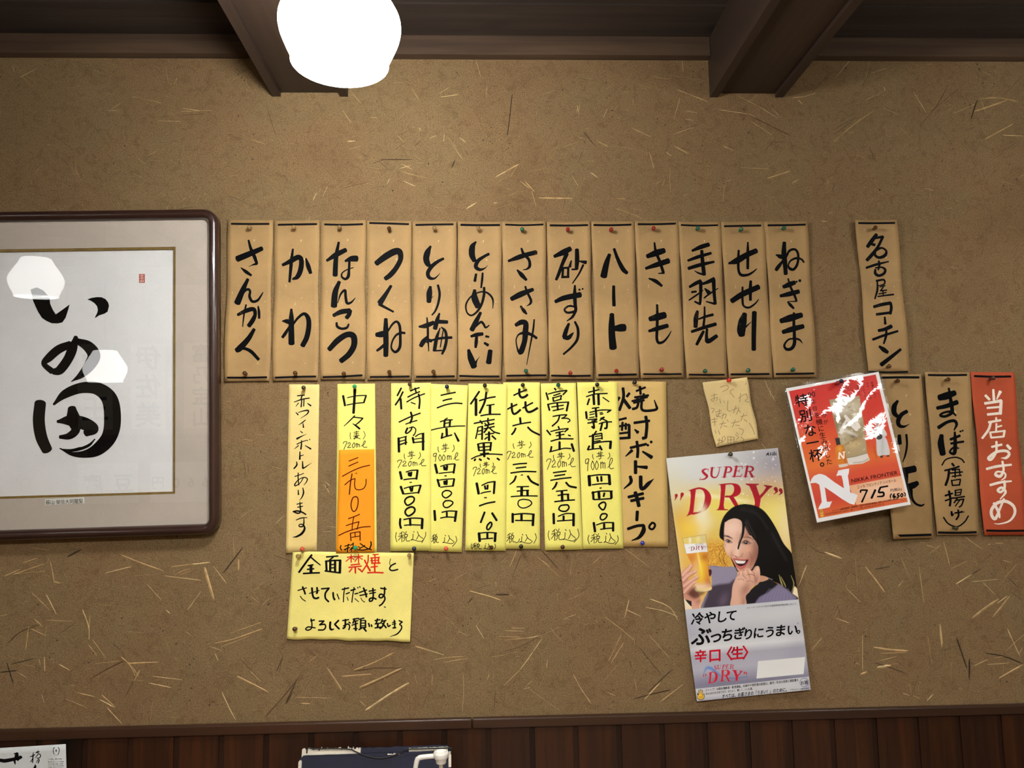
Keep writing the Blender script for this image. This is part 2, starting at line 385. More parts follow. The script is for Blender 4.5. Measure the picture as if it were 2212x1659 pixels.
# ------------------------------------------------------------------ a sheet of paper pinned to the wall
class Sheet:
    def __init__(self, corners, base=0.003, bow=0.0, side=0.0, wave=0.0, ph=0.0, lift=(0, 0, 0, 0), thick=0.0006, ripple=0.0, edge=0.0, waist=0.0, tilt=0.0):
        self.q = np.array(corners, float); self.k = (base, bow, side, wave, ph, lift, ripple); self.t = thick; self.edge = edge; self.waist = waist; self.tilt = tilt
    def px(self, u, v):
        a, b, c, d = self.q; u, v = np.asarray(u)[..., None], np.asarray(v)[..., None]
        r = a * (1 - u) * (1 - v) + b * u * (1 - v) + c * u * v + d * (1 - u) * v
        x, y = r[..., 0], r[..., 1]
        y = y + self.edge * np.sin(u[..., 0] * 21.0) * np.sin(u[..., 0] * 8.0 + 1) * v[..., 0] ** 6
        x = x + self.waist * np.sin(v[..., 0] * 3.1 * math.pi + 0.6) * (2 * u[..., 0] - 1)
        return x, y
    def depth(self, u, v):
        base, bow, side, wave, ph, (tl, tr, br, bl), rip = self.k
        d = base + self.tilt * v + bow * np.sin(math.pi * np.clip(v, 0, 1)) + side * (2 * u - 1) ** 2 + wave * (1 + np.sin(2 * math.pi * (1.35 * v + ph)))
        d = d + tl * np.clip((1 - u) * (1 - v), 0, 1) ** 3 + tr * np.clip(u * (1 - v), 0, 1) ** 3 + br * np.clip(u * v, 0, 1) ** 3 + bl * np.clip((1 - u) * v, 0, 1) ** 3
        if rip: d = d + rip * (1 + np.sin(11 * u + 5 * v) * np.sin(17 * v + 3 * u))
        return d
    def uv(self, px, py):
        a, b, c, d = self.q; u = np.full(np.shape(px), 0.5); v = u.copy(); p = np.stack([px, py], -1)
        for _ in range(8):
            U, V = u[..., None], v[..., None]
            r = a * (1 - U) * (1 - V) + b * U * (1 - V) + c * U * V + d * (1 - U) * V - p
            du = (b - a) * (1 - V) + (c - d) * V; dv = (d - a) * (1 - U) + (c - b) * U
            det = du[..., 0] * dv[..., 1] - du[..., 1] * dv[..., 0]
            u = u - (r[..., 0] * dv[..., 1] - r[..., 1] * dv[..., 0]) / det; v = v - (du[..., 0] * r[..., 1] - du[..., 1] * r[..., 0]) / det
        return u, v
    def at(self, px, py, extra=0.0):
        px, py = np.asarray(px, float), np.asarray(py, float); u, v = self.uv(px, py); return P(px, py, self.depth(u, v) + extra)
    def ink(self, px, py): return self.at(px, py, 0.00025)
    def build(self, name, mat, parent=None, nu=10, nv=24, colours=None, origin=None):
        u, v = np.meshgrid(np.linspace(0, 1, nu + 1), np.linspace(0, 1, nv + 1)); x, y = self.px(u, v)
        d = self.depth(u, v); front = P(x, y, d).reshape(-1, 3); nF = len(front)
        idx = np.arange(nF).reshape(nv + 1, nu + 1)
        quads = np.stack([idx[:-1, :-1], idx[1:, :-1], idx[1:, 1:], idx[:-1, 1:]], -1).reshape(-1, 4)
        ring = np.concatenate([idx[0, :], idx[1:, -1], idx[-1, -2::-1], idx[-2:0:-1, 0]])
        bring = front[ring] + np.array([0, self.t, 0]); m = len(ring)
        faces = quads.tolist() + [[int(ring[i]), int(ring[(i + 1) % m]), nF + (i + 1) % m, nF + i] for i in range(m)]
        un, vn = min(nu, 10), min(nv, 24); ub, vb = np.meshgrid(np.linspace(0, 1, un + 1), np.linspace(0, 1, vn + 1)); xb, yb = self.px(ub, vb)
        back = P(xb, yb, self.depth(ub, vb)).reshape(-1, 3) + np.array([0, self.t, 0]); ib = nF + m + np.arange(len(back)).reshape(vn + 1, un + 1)
        faces += np.stack([ib[:-1, :-1], ib[:-1, 1:], ib[1:, 1:], ib[1:, :-1]], -1).reshape(-1, 4).tolist()
        o = mesh_ob(name, np.vstack([front, bring, back]), faces, mat, parent, origin if origin is not None else front.mean(0))
        sm = np.zeros(len(faces), bool); sm[:len(quads)] = True; o.data.polygons.foreach_set('use_smooth', sm)
        if colours is not None:
            pr = Print(x, y, (235, 235, 230)); colours(pr)
            at = o.data.attributes.new('print', 'FLOAT_COLOR', 'POINT')
            c = np.ones((nF + m + len(back), 4)); c[:, :3] = lin((225, 225, 220)); c[:nF, :3] = np.clip(pr.c.reshape(-1, 3), 0, 1); c[nF:nF + m, :3] = c[ring, :3]
            at.data.foreach_set('color', c.ravel().astype(np.float32))
        self.ob = o; return o

# ------------------------------------------------------------------ the room
random.seed(7); RNG = np.random.default_rng(7)
CEIL = 2.398; XL, XR, YB = -2.7, 3.3, -3.5
def plaster(name, c, straw=False):
    m, nt, b = newmat(name); co = coords(nt)
    c = np.array(c, float)
    big = ramp(nt, noise(nt, 3.2, 5.0, 0.6, co, 0.4), [(0.28, tuple(c * np.array([0.92, 0.895, 0.87]))), (0.46, tuple(c * np.array([1.0, 0.98, 0.965]))), (0.56, tuple(c * np.array([0.985, 0.995, 0.98]))), (0.74, tuple(np.clip(c * 1.06, 0, 255)))])
    fine = ramp(nt, noise(nt, 420.0, 4.0, 0.75, co), [(0.30, (128, 116, 102)), (0.46, (222, 218, 212)), (0.60, (255, 255, 255)), (0.74, (255, 255, 255))])
    base = mixc(nt, 0.9, big, fine, 'MULTIPLY')
    mid = ramp(nt, noise(nt, 46.0, 4.0, 0.65, co, 1.2), [(0.30, (212, 203, 192)), (0.5, (255, 255, 255)), (0.72, (255, 255, 250))])
    base = mixc(nt, 0.6, base, mid, 'MULTIPLY')
    # chaff: short pale and dark fibres pressed into the clay
    for k, (sc, rot, lo, hi, col) in enumerate((((70, 1, 560), 0.6, 0.69, 0.76, (196, 160, 98)), ((520, 1, 60), -0.4, 0.70, 0.77, (186, 150, 92)), ((90, 1, 640), -0.9, 0.69, 0.75, (84, 64, 40)), ((300, 1, 300), 0.2, 0.73, 0.79, (58, 44, 30)))):
        t = node(nt, 'ShaderNodeTexCoord'); mp = node(nt, 'ShaderNodeMapping'); mp.inputs['Rotation'].default_value = (0, rot, 0); mp.inputs['Scale'].default_value = sc
        nt.links.new(t.outputs['Object'], mp.inputs[0])
        f = ramp(nt, noise(nt, 1.0, 2.0, 0.5, mp.outputs[0], 0.8), [(lo, (0, 0, 0)), (hi, (190, 190, 190))])
        base = mixc(nt, f, base, col)
    pits = ramp(nt, noise(nt, 105.0, 3.0, 0.55, co, 1.0), [(0.715, (255, 255, 255)), (0.765, (70, 58, 46))])
    base = mixc(nt, 1.0, base, pits, 'MULTIPLY')
    nt.links.new(base, b.inputs['Base Color']); b.inputs['Roughness'].default_value = 0.93; b.inputs['Specular IOR Level'].default_value = 0.15
    h = node(nt, 'ShaderNodeMath', operation='ADD'); nt.links.new(noise(nt, 300.0, 5.0, 0.75, co), h.inputs[0]); nt.links.new(noise(nt, 24.0, 3.0, 0.5, co), h.inputs[1])
    bump(nt, b, h.outputs[0], 0.8, 0.0022)
    return m
M_WALL = plaster('clay_plaster', (139, 116, 84))
M_WALL2 = plaster('far_plaster', (190, 170, 135))
M_CEIL = wood('ceiling_boards', (36, 30, 26), (60, 50, 42), 0, 1.0, 0.6, 0.25)
M_TRIM = wood('cornice_wood', (52, 40, 31), (84, 66, 50), 0, 1.4, 0.55, 0.3)
M_BEAM = wood('beam_wood', (42, 32, 26), (59, 46, 38), 1, 0.8, 0.42, 0.35, False)
M_RAIL = wood('rail_wood', (44, 27, 17), (62, 38, 24), 0, 1.0, 0.32, 0.5, False)
M_PANEL = wood('panel_wood', (30, 13, 4), (64, 32, 11), 2, 2.0, 0.38, 0.4)
M_GROOVE = wood('panel_groove_wood', (26, 13, 5), (46, 24, 10), 2, 1.6, 0.45, 0.3, False)
M_FLOOR = wood('floor_wood', (52, 36, 26), (84, 60, 42), 0, 0.7, 0.4, 0.4)

structure(MB().box((XL - 0.1, 0.0, 0.0), (XR + 0.1, 0.12, CEIL + 0.05)).build('wall_north', M_WALL, origin=(0, 0, 0)), 'brown clay plaster wall with straw pressed into it')
structure(MB().box((XL - 0.1, YB - 0.1, 0.0), (XR + 0.1, YB, CEIL + 0.05)).build('wall_south', M_WALL2, origin=(0, YB, 0)))
structure(MB().box((XL - 0.1, YB, 0.0), (XL, 0.0, CEIL + 0.05)).build('wall_west', M_WALL2, origin=(XL, 0, 0)))
structure(MB().box((XR, YB, 0.0), (XR + 0.1, 0.0, CEIL + 0.05)).build('wall_east', M_WALL2, origin=(XR, 0, 0)))
structure(MB().box((XL - 0.1, YB - 0.1, -0.1), (XR + 0.1, 0.12, 0.0)).build('floor', M_FLOOR, origin=(0, 0, 0)))
c = MB(); y = 0.0; k = 0
while y > YB:                                                     # ceiling boards laid along the wall, alternate ones a little lower
    w = 0.128; z = CEIL + (0.004 if k % 2 else 0.0); c.box((XL, max(y - w + 0.0015, YB), z), (XR, y, CEIL + 0.03)); y -= w; k += 1
structure(c.build('ceiling', M_CEIL, origin=(0, 0, CEIL)), 'dark wooden board ceiling')

BEAMS = ((-0.4262, -0.2690), (0.5020, 0.6622), (1.434, 1.594), (-1.354, -1.197))
zt = float(P(1106, 118, 0.02)[2])
for i, (a, b) in enumerate(((BEAMS[0][1], BEAMS[1][0]), (BEAMS[3][1], BEAMS[0][0]), (BEAMS[1][1], BEAMS[2][0]), (XL, BEAMS[3][0]), (BEAMS[2][1], XR))):
    structure(MB().box((a + 0.001, -0.02, zt), (b - 0.001, 0.0, CEIL)).build('trim_%d' % (i + 1), M_TRIM, origin=((a + b) / 2, 0, zt)), 'wooden cornice batten under the ceiling boards')
for i, (a, b) in enumerate(BEAMS):
    t = thing('ceiling_beam', ((a + b) / 2, 0, 2.272), ['dark boxed beam behind the glowing pendant lamp', 'dark boxed beam above the right half of the wall, clear of any lamp', 'boxed beam beyond the right edge', 'boxed beam beyond the left edge'][i], 'beam'); t['kind'] = 'structure'
    MB().box((a, YB, 2.272), (a + 0.0175, -0.0005, CEIL + 0.004)).build('side_board', M_BEAM, t)
    MB().box((b - 0.0175, YB, 2.272), (b, -0.0005, CEIL + 0.004)).build('side_board', M_BEAM, t)
    MB().box((a + 0.018, YB, 2.281), (b - 0.018, -0.0005, 2.30)).build('soffit_board', M_BEAM, t)

# rail and panelling below it
RO = 0.014
def railz(x, top):
    p0, p1 = (P(0, 1579, RO), P(2212, 1523, RO)) if top else (P(0, 1602, RO), P(2212, 1543.5, RO))
    return float(p0[2] + (p1[2] - p0[2]) * (x - p0[0]) / (p1[0] - p0[0]))
xj = float(P(1020, 1560, RO)[0])
for i, (a, b) in enumerate(((XL, xj - 0.0006), (xj + 0.0006, XR))):
    e = 0.0022
    v = []
    for zz, ins in ((0, 0), (1, 0)):
        v += [(a, -RO, railz(a, zz)), (b, -RO, railz(b, zz)), (b, 0.0, railz(b, zz)), (a, 0.0, railz(a, zz))]
    o = MB().hexa(v).build('trim_%d' % (i + 6), M_RAIL, origin=((a + b) / 2, 0, 1.0)); structure(o, 'brown wooden rail capping the panelling')
    bv = o.modifiers.new('soft_edge', 'BEVEL'); bv.width = 0.0025; bv.segments = 3
pan = MB(); grv = []; x = float(P(90, 1640, 0.006)[0]) - 27 * 0.0845
while x < XR:
    top = min(railz(x, 0), railz(x + 0.0845, 0)) + 0.004
    pan.box((x, -0.007, 0.02), (x + 0.0735, 0.0, top)); n0 = len(pan.f)
    pan.box((x + 0.0735, -0.0035, 0.02), (x + 0.0845, 0.0, top)); grv += list(range(n0, len(pan.f))); x += 0.0845
o = structure(mesh_ob('wall_panelling', pan.v, pan.f, M_PANEL, origin=(0, 0, 0.5), mats=[M_PANEL, M_GROOVE], fmat=[1 if i in set(grv) else 0 for i in range(len(pan.f))]), 'reddish brown board panelling under the rail')

# ------------------------------------------------------------------ straw in the clay
STRAW = {'a': "L160,615 290,548;M280,622 420,690;M740,555 920,625;D390,1060 500,1130 620,1225;D715,960 885,1185;L1045,770 1120,775;L1130,785 1290,820;L1440,888 1690,878;L1450,862 1600,882;L1255,962 1450,966;D1400,922 1640,905;L600,1350 650,1445;M260,1395 340,1310;M955,1415 1070,1405;L1060,1378 1145,1420;D1800,1070 1930,1112;L2000,1110 2110,1147;D1800,1555 1900,1590 2030,1650;L1825,1402 1900,1393;L200,540 145,575;M1800,490 1990,612;M1970,780 2040,710;D2120,820 2150,940 2200,1090;D1260,830 1290,850;L890,870 960,820;L860,880 940,880;M820,740 1130,790",
 'b': "L165,525 350,597,5;M105,440 330,470;L200,350 208,430;L20,452 125,465;L415,645 580,670 630,690,4;D580,670 740,750 840,800,6;L600,710 730,795,4;L520,560 650,625;L650,625 765,697;L1090,835 1200,740 1330,650,6;D1085,800 1230,690;L1130,800 1250,700;L1190,350 1110,450;D955,560 1060,440 1110,420;D1310,410 1260,510;L1310,432 1405,400;L1560,540 1635,660;D1600,740 1700,620 1770,490,5;D1660,660 1840,510;L1945,580 2060,575 2180,597,9;L1920,655 2020,622 2120,585,9;D1900,700 1935,590,9;L1790,670 1930,610;L1960,590 1990,672;L1980,820 2150,727,6;L2085,795 2212,800,5;D2080,570 2212,440;D2080,895 2180,830;L540,985 720,995;M415,920 345,1060;L700,1050 840,1005,7;L430,1085 490,1055;L845,1080 885,1055,8;M1430,890 1560,835;M1475,740 1560,830;D1145,855 1210,970;D830,820 860,880;L440,860 500,883;L440,850 490,885;L155,860 240,905,7;L10,900 35,985;L215,700 265,708;M1270,600 1390,530;D1080,770 1220,690;L730,640 780,690",
 'W': "L550,345 700,385 790,415,9;D590,330 720,290;M610,322 760,270;L750,270 755,310;D750,372 860,370 ,14;L860,370 890,390;L1110,110 1170,155,6;D1100,25 1240,180,8;L1060,70 1250,240;M1350,60 1320,245,6;D1320,255 1300,295;L1310,415 1420,365,6;D1400,365 1460,310,6;M1360,440 1490,555;M1490,565 1570,585;L1595,545 1720,640 1820,725,6;L1940,405 2090,470 2160,575,8;L1905,470 2050,500 2160,545,6;L1760,490 1870,540,7;L1780,410 1745,550,8;M1825,385 1865,485;D1610,330 1650,550;L780,695 940,700,8;L820,725 1000,705,7;L875,630 980,632;L820,650 970,655;L990,710 1090,690,7;D1090,690 950,770 800,815,6;L720,855 830,835,6;L870,825 930,815;L1110,710 1000,870 940,950,7;L940,950 815,1075,6;L1250,620 1100,690;L130,765 270,810 340,835,6;D100,685 230,780;L270,875 400,855 520,850,6;L350,895 540,862,6;D950,60 880,240;L500,980 505,1100 495,1275,5;L265,990 260,1070;D240,1120 180,1255;L0,1100 90,1055;D750,1100 740,1275;L1150,870 1145,940,6;L1350,990 1410,1100 1490,1215,8;L1010,1100 1250,1270;M1320,640 1370,860 1440,1000;L1720,680 1620,890,8;L1740,740 1640,900,7;D1850,770 2030,990,6;D2110,950 1920,1130,9;L2020,1050 1900,1180,9;D1815,1175 1950,1140 2100,1105,10;L2195,1065 2020,1200,8;L1820,1020 1840,1115,7;L1930,680 2090,860,5;M1700,900 1575,1050;D1780,870 1800,945,6;L600,610 660,710,7;M500,610 370,790;L1500,135 1580,60,6;L1750,20 1930,155,6",
 'X': "D110,225 180,270 250,290,7;L230,275 370,325,16;D0,30 70,120 150,220,5;L85,380 20,550,9;L480,320 500,560,5;D385,405 530,490,5;L560,390 640,490 720,600,13;D635,415 770,390,8;L850,310 920,480,5;L1060,220 1140,245,16;L1180,215 1080,290,8;L1200,190 1250,380,8;L1260,412 1390,345,6;L1300,535 1430,455,11;D1430,455 1510,405,9;L1370,145 1450,205 1520,250,6;L1560,212 1580,208,8;L1620,203 1690,200,7;L1680,340 1760,360;L1800,370 1700,480,7;D1720,475 1805,560,6;L1430,515 1650,495,5;L1520,520 1620,620,5;L1435,812 1540,730 1650,655,22;L1605,800 1680,710 1740,630,18;L1640,690 1720,630,9;L1000,390 1040,690,6;L410,570 520,680,5;L830,560 870,500,12;L320,812 430,850,7;D1740,590 1830,660;L630,1050 760,1070 910,1080,18;L680,1100 900,1095,9;D640,1175 780,1220 900,1265,8;L660,1215 770,1195,22;L680,1160 820,1125,9;L540,950 540,1240,6;L525,1270 575,1250,20;L1170,860 1190,1050,18;L1070,950 1105,1190,5;D1305,970 1390,1220,11;D1410,1145 1410,1310,16;L1450,1200 1560,1150,8;D1540,1095 1700,1125 1840,1180,10;L1600,1140 1700,1120,7;L1560,1190 1740,1175,6;L1655,1300 1760,1240 1850,1190,15;L1720,900 1820,1120,9;L870,1425 920,1440,9;L950,1445 1010,1465,9;L1060,1490 1115,1430,9;D100,1210 190,1370;L120,1080 210,970,9;M1020,1150 920,1310;M1260,1160 1260,1340;L570,190 620,165,6;M450,190 600,110",
 'Y': "D500,185 610,125,13;L905,170 1040,225 1220,290,13;L785,305 980,255,8;L1280,260 1430,240,14;L1430,240 1570,225,12;L1300,320 1380,280;L1330,300 1420,270,7;L1340,320 1430,285,7;L1225,325 1500,358,7;M995,325 1190,312,6;L1525,260 1560,380 1595,500,22;D1815,110 1670,300,9;L1780,200 1780,280,14;L1590,250 1690,380,8;L240,115 370,135;L30,330 150,275,9;L100,315 330,235,9;L110,312 340,288,6;L170,230 280,190,9;L375,215 405,370,8;L400,370 450,380,18;L240,455 370,580,8;L345,465 420,610,9;L615,575 660,700 665,800,8;L670,620 665,740,6;L255,650 320,705,14;D290,690 150,745 55,830,9;L230,720 345,775,9;L215,700 190,880,7;L345,655 540,665,6;D440,760 570,670,5;L690,800 790,940,8;L660,840 725,925,9;D840,825 900,880 960,980,8;L900,930 960,980 1010,1075,14;L710,980 900,960,6;D680,1090 800,1020 920,960,11;L950,980 1180,970,12;L1045,1025 1000,1110,11;D1000,1110 940,1220,9;M960,1100 1080,1110;L1140,1075 1360,1100,6;L1110,1125 1280,1160,8;D0,1045 130,1030,9;D50,970 100,1130,10;L120,1040 210,1095,9;D80,985 260,940,7;L330,930 335,1040,7;L290,945 300,990,9;L440,985 520,1030,9;L560,1195 710,1230,12;L760,1215 860,1305,10;L745,1250 850,1305,12;L800,1310 910,1430,7;L490,1245 650,1310,8;L310,1210 330,1270;M1140,1260 1120,1420;L1600,830 1750,795 1960,720,9;L1650,855 1860,775,6;L1720,755 1960,670,9;L1770,1075 1890,1135 2005,1195,13;D1795,945 1950,1110,6;L1655,1190 1720,1330 1760,1400,8;D2210,1120 2130,1280,10;D2130,1210 1980,1380,8;L1605,905 1630,960,7;L1095,385 1210,510,7;M1270,430 1350,570;L1500,440 1400,580,5;L1385,740 1430,775,8;L1240,580 1270,605,8;M1890,50 1880,290;L1740,30 1750,180;D2040,170 2180,215,5",
 'c': "L380,580 505,570,8;D430,556 510,545,6;L455,625 540,588 630,545,9;D460,632 560,585 630,550,4;L480,720 570,660 660,605,9;D490,712 600,645,3;L430,555 520,520 600,480,7;L320,545 350,590 380,635,10;D510,543 625,543,6;L245,520 280,490,4;D65,745 150,650 205,580,4;D150,695 180,640,4;L455,680 480,705,7;L185,665 340,670,3;L210,692 250,692,5;D250,465 300,480;D330,490 360,500;D110,560 135,500,4;D120,570 140,480;L685,455 740,470 805,490,5;D925,250 905,275,5;D640,240 660,242,4;L0,605 75,645,6;L0,555 45,600,5",
 'Z': "D1095,40 1080,180 1065,305,7;L45,15 120,100;L0,145 55,225,5;M370,190 510,100;L625,60 750,42,5;L450,5 500,90,6;D645,5 655,60;L180,190 222,192,6;L685,320 740,410 780,465,6;L755,320 795,350,8;L490,255 510,275,9;L30,345 85,342,8;D235,462 450,462,7;L380,490 450,525,7;L380,540 450,560 540,580,6;L370,520 440,500,5;L390,600 470,635,6;D0,648 170,605,5;L560,325 610,305,6;D705,515 725,465,10;L990,575 1060,535,8;L1060,535 1140,490,10;M950,640 1080,560;L1080,580 1130,500,5;L1145,600 1210,650,6;L1175,600 1240,670,6;L1220,660 1250,765,5;L1265,710 1480,712,10;L800,780 865,740,8;L975,745 1000,738,12;L1520,315 1570,330,6;D1555,280 1625,370,6;L1640,340 1720,380,7;L1430,378 1520,350,5;M1720,370 1890,395;L1870,260 1990,315,7;L1980,410 2010,520,6;L1480,565 1520,630,6;L1600,545 1650,580,6;L1760,775 1860,810 1940,845,7;L1770,715 1830,715,9;M1300,520 1200,540;D1310,430 1306,470,6;L2180,60 2140,200,5;L2090,415 2125,440,6;M1420,60 1520,10"}
TONE = {'L': ((186, 154, 104), (168, 138, 92), (206, 178, 128)), 'M': ((150, 124, 82), (138, 112, 74)), 'D': ((74, 56, 36), (96, 72, 44), (60, 46, 32))}
sv, sf, sc = [], [], []
def straw(pts, w, col):
    """one flattened stem lying in the plaster: a low ridge, photo pixels in"""
    d = catmull(np.column_stack([pts, np.full(len(pts), w)]), 9.0); n = len(d); b = len(sv)
    tan = np.gradient(d[:, :2], axis=0); tan /= np.maximum(np.hypot(tan[:, 0], tan[:, 1]), 1e-6)[:, None]; nr = np.stack([-tan[:, 1], tan[:, 0]], 1)
    fade = np.clip(np.minimum(np.arange(n), np.arange(n)[::-1]) / 2.0 + 0.45, 0, 1)[:, None]; h = min(0.0016, 0.0004 * w)
    hid = RNG.uniform(0.35, 1.0, n); hid = np.convolve(np.pad(hid, 2, 'edge'), np.ones(5) / 5, 'valid')
    for i in range(n):
        q = d[i, :2]; o = nr[i] * w / 2 * fade[i]
        sv.extend(P([q[0] + o[0], q[0], q[0] - o[0]], [q[1] + o[1], q[1], q[1] - o[1]], [-0.0004, h * hid[i], -0.0004]).tolist())
        k = RNG.uniform(0.86, 1.08); sc.extend([np.append(lin(np.clip(np.array(col) * k, 0, 255)), 1.0)] * 3)
    for i in range(n - 1):
        for j in (0, 1): sf.append([b + 3 * i + j, b + 3 * i + j + 1, b + 3 * i + j + 4, b + 3 * i + j + 3])
for view, txt in STRAW.items():
    ox, oy, s = VIEW[view]
    for it in txt.split(';'):
        tone = TONE[it[0]]; tk = it[1:].replace(' ,', ',').split(); pts = []; w = 2.4 * s / 2.6
        for t in tk:
            q = [float(r) for r in t.split(',')]; pts.append(q[:2])
            if len(q) > 2: w = q[2]
        pts = np.array(pts); pts[:, 0] = ox + pts[:, 0] / s; pts[:, 1] = oy + pts[:, 1] / s
        straw(pts, max(1.7, 1.3 * w / s), tone[RNG.integers(len(tone))])
def scatter(n, x0, x1, y0, y1):
    for _ in range(n):
        cx, cy = RNG.uniform(x0, x1), RNG.uniform(y0, y1); a0 = RNG.uniform(0, math.pi)
        for _ in range(int(RNG.choice([1, 1, 1, 2, 3]))):
            a = a0 + RNG.normal(0, 0.25); L = RNG.gamma(3.0, 6.0) + 6; w = RNG.uniform(0.8, 2.0); kind = RNG.choice(['L', 'M', 'D'], p=[0.26, 0.48, 0.26])
            p = np.array([cx, cy]) + RNG.normal(0, 7, 2); dv = np.array([math.cos(a), math.sin(a)]) * L / 2; m = p + RNG.normal(0, L * 0.03, 2)
            straw(np.array([p - dv, m, p + dv]), w, TONE[kind][RNG.integers(len(TONE[kind]))])
scatter(150, 0, 2212, 130, 470); scatter(70, 480, 2212, 470, 820); scatter(120, 0, 2212, 1180, 1510); scatter(90, 480, 2212, 820, 1180); scatter(60, -300, 0, 150, 1500); scatter(60, 2212, 2600, 150, 1500)
for _ in range(150):                                           # little dark pits left by lost stems, in loose clusters
    cx, cy = RNG.uniform(0, 2212), (RNG.uniform(130, 470) if RNG.random() < 0.35 else RNG.uniform(1190, 1520))
    if RNG.random() < 0.25: cy = RNG.uniform(830, 1180)
    for _ in range(int(RNG.integers(1, 6))):
        a = RNG.uniform(0, math.pi); L = RNG.uniform(1.5, 4.5); p = np.array([cx, cy]) + RNG.normal(0, 13, 2); dv = np.array([math.cos(a), math.sin(a)]) * L / 2
        straw(np.array([p - dv, p, p + dv]), RNG.uniform(1.6, 3.6), (46, 34, 22))
MS, nt, b = newmat('straw'); a = node(nt, 'ShaderNodeAttribute', attribute_name='print'); nt.links.new(a.outputs['Color'], b.inputs['Base Color']); b.inputs['Roughness'].default_value = 0.65; b.inputs['Specular IOR Level'].default_value = 0.3
o = mesh_ob('straw_fibres', sv, sf, MS, origin=(0, 0, 1.6)); tag(o, 'short pale and dark straw fibres embedded across the brown clay wall', 'straw', kind='stuff')
o.data.attributes.new('print', 'FLOAT_COLOR', 'POINT').data.foreach_set('color', np.array(sc, np.float32).ravel())

# ------------------------------------------------------------------ pendant lamps
M_BRASS = plain('dark_brass', (70, 58, 44), 0.35, 0.8); M_CORD = plain('cord_black', (22, 20, 19), 0.6)
def pendant(c, label, r=0.079, level=None):
    if level is None: level = LAMP_LEVEL
    opal, blb = emitmat('opal_glass', LAMP_TINT, level), emitmat('bulb_glass', LAMP_TINT, level * 1.6)
    """opal shade with a narrow flat top, a wide belly and an open rim, hung from the ceiling; c is the middle of the belly"""
    c = np.array(c, float); t = thing('pendant_lamp', (c[0], c[1], CEIL), label, 'lamp', 'white glass pendant lamps')
    k = r / 0.079
    prof = [(0.022, 0.0705), (0.038, 0.070), (0.043, 0.067), (0.051, 0.052), (0.065, 0.030), (0.0765, 0.009), (0.079, -0.004), (0.0765, -0.018), (0.070, -0.034), (0.0645, -0.046), (0.0625, -0.052), (0.063, -0.056), (0.060, -0.0565), (0.061, -0.048), (0.067, -0.033), (0.0735, -0.017), (0.076, -0.004), (0.0735, 0.009), (0.062, 0.029), (0.048, 0.050), (0.040, 0.064), (0.022, 0.067)]
    pr_ = np.vstack([catmull(np.array([(q[0], q[1], 1.0) for q in part]), 0.004)[:, :2] for part in (prof[:10], prof[10:13], prof[13:])])
    MB().lathe([(q[0] * k, q[1] * k) for q in pr_], c, seg=64, capends=False).build('lamp_shade', opal, t, smooth=True)
    MB().lathe([(0.001, -0.056), (0.012, -0.054), (0.022, -0.045), (0.027, -0.030), (0.025, -0.014), (0.015, 0.010), (0.013, 0.03), (0.013, 0.05)], c, seg=28).build('bulb', blb, t, smooth=True)
    MB().lathe([(0.006, 0.115), (0.011, 0.112), (0.016, 0.098), (0.018, 0.075), (0.026, 0.0725), (0.026, 0.069), (0.013, 0.066), (0.013, 0.052)], c, seg=24).build('socket_cap', M_BRASS, t, smooth=True)
    MB().tube([c + np.array([0, 0, 0.112]), (c[0], c[1], CEIL - 0.002)], 0.003).build('cord', M_CORD, t)
    MB().lathe([(0.004, CEIL - 0.024 - c[2]), (0.02, CEIL - 0.02 - c[2]), (0.032, CEIL - 0.006 - c[2]), (0.032, CEIL - c[2])], c, seg=24).build('ceiling_rose', M_BRASS, t)
    return t
def along(px, py, axis_depth):
    v = ROT @ np.array([(px - CX) / F, (py - CY) / F, 1.0]); return CAMP + v * axis_depth
LAMP1 = along(735, 50, 0.975)
pendant(LAMP1, 'glowing white glass pendant lamp in front of the left ceiling beam')

# ------------------------------------------------------------------ framed calligraphy, its top leaning away from the wall
TILT = math.radians(2.5); PHI = math.radians(0.5)
EN = np.array([0, -math.cos(TILT), -math.sin(TILT)]); ex0 = np.array([1.0, 0, 0]); ey0 = np.array([0, -math.sin(TILT), math.cos(TILT)])
EX = ex0 * math.cos(PHI) + ey0 * math.sin(PHI); EY = -ex0 * math.sin(PHI) + ey0 * math.cos(PHI)
FO = P(300, 1160, 0.030)                                       # a point of the frame's front plane
def PF(px, py, off=0.0):
    px, py, off = np.broadcast_arrays(np.asarray(px, float), np.asarray(py, float), np.asarray(off, float))
    v = np.stack([(px - CX) / F, (py - CY) / F, np.ones_like(px)], -1) @ ROT.T
    t = ((FO - CAMP) @ EN + off) / (v @ EN); return CAMP + v * t[..., None]
def fl(px, py, off=0.0):
    q = PF(px, py, off) - FO; return float(q @ EX), float(q @ EY)
def FW(a, b, n): return FO + EX * a + EY * b + EN * n
x1 = 0.5 * (fl(470.5, 520)[0] + fl(467.6, 1120)[0]); y1 = 0.5 * (fl(0, 455.6)[1] + fl(428, 448)[1]); y0 = 0.5 * (fl(0, 1171.5)[1] + fl(439, 1153.6)[1]); x0 = x1 - 0.625
BACK = -0.022; M_FRAME = plain('lacquered_frame', (50, 31, 25), 0.28, 0.0, 0.5, 0.08, 20.0, 0.4)
M_MAT = paper('mat_linen', (190, 180, 167), 0.02, None, 0.85); M_WASHI = paper('white_washi', (228, 229, 228), 0.015, None, 0.85)
M_FILLET = plain('gold_fillet', (150, 124, 66), 0.4, 0.6, 0.5, 0.1, 80.0)
M_BRUSH = inkmat('sumi_ink', (10, 10, 11), 0.0); M_BRUSH2 = inkmat('sumi_ink_dry', (7, 8, 10), 0.3, (150, 124, 84))
fr = thing('framed_calligraphy', FW((x0 + x1) / 2, y0, BACK), 'brown rounded picture frame with large black calligraphy on white paper behind glass', 'picture frame')
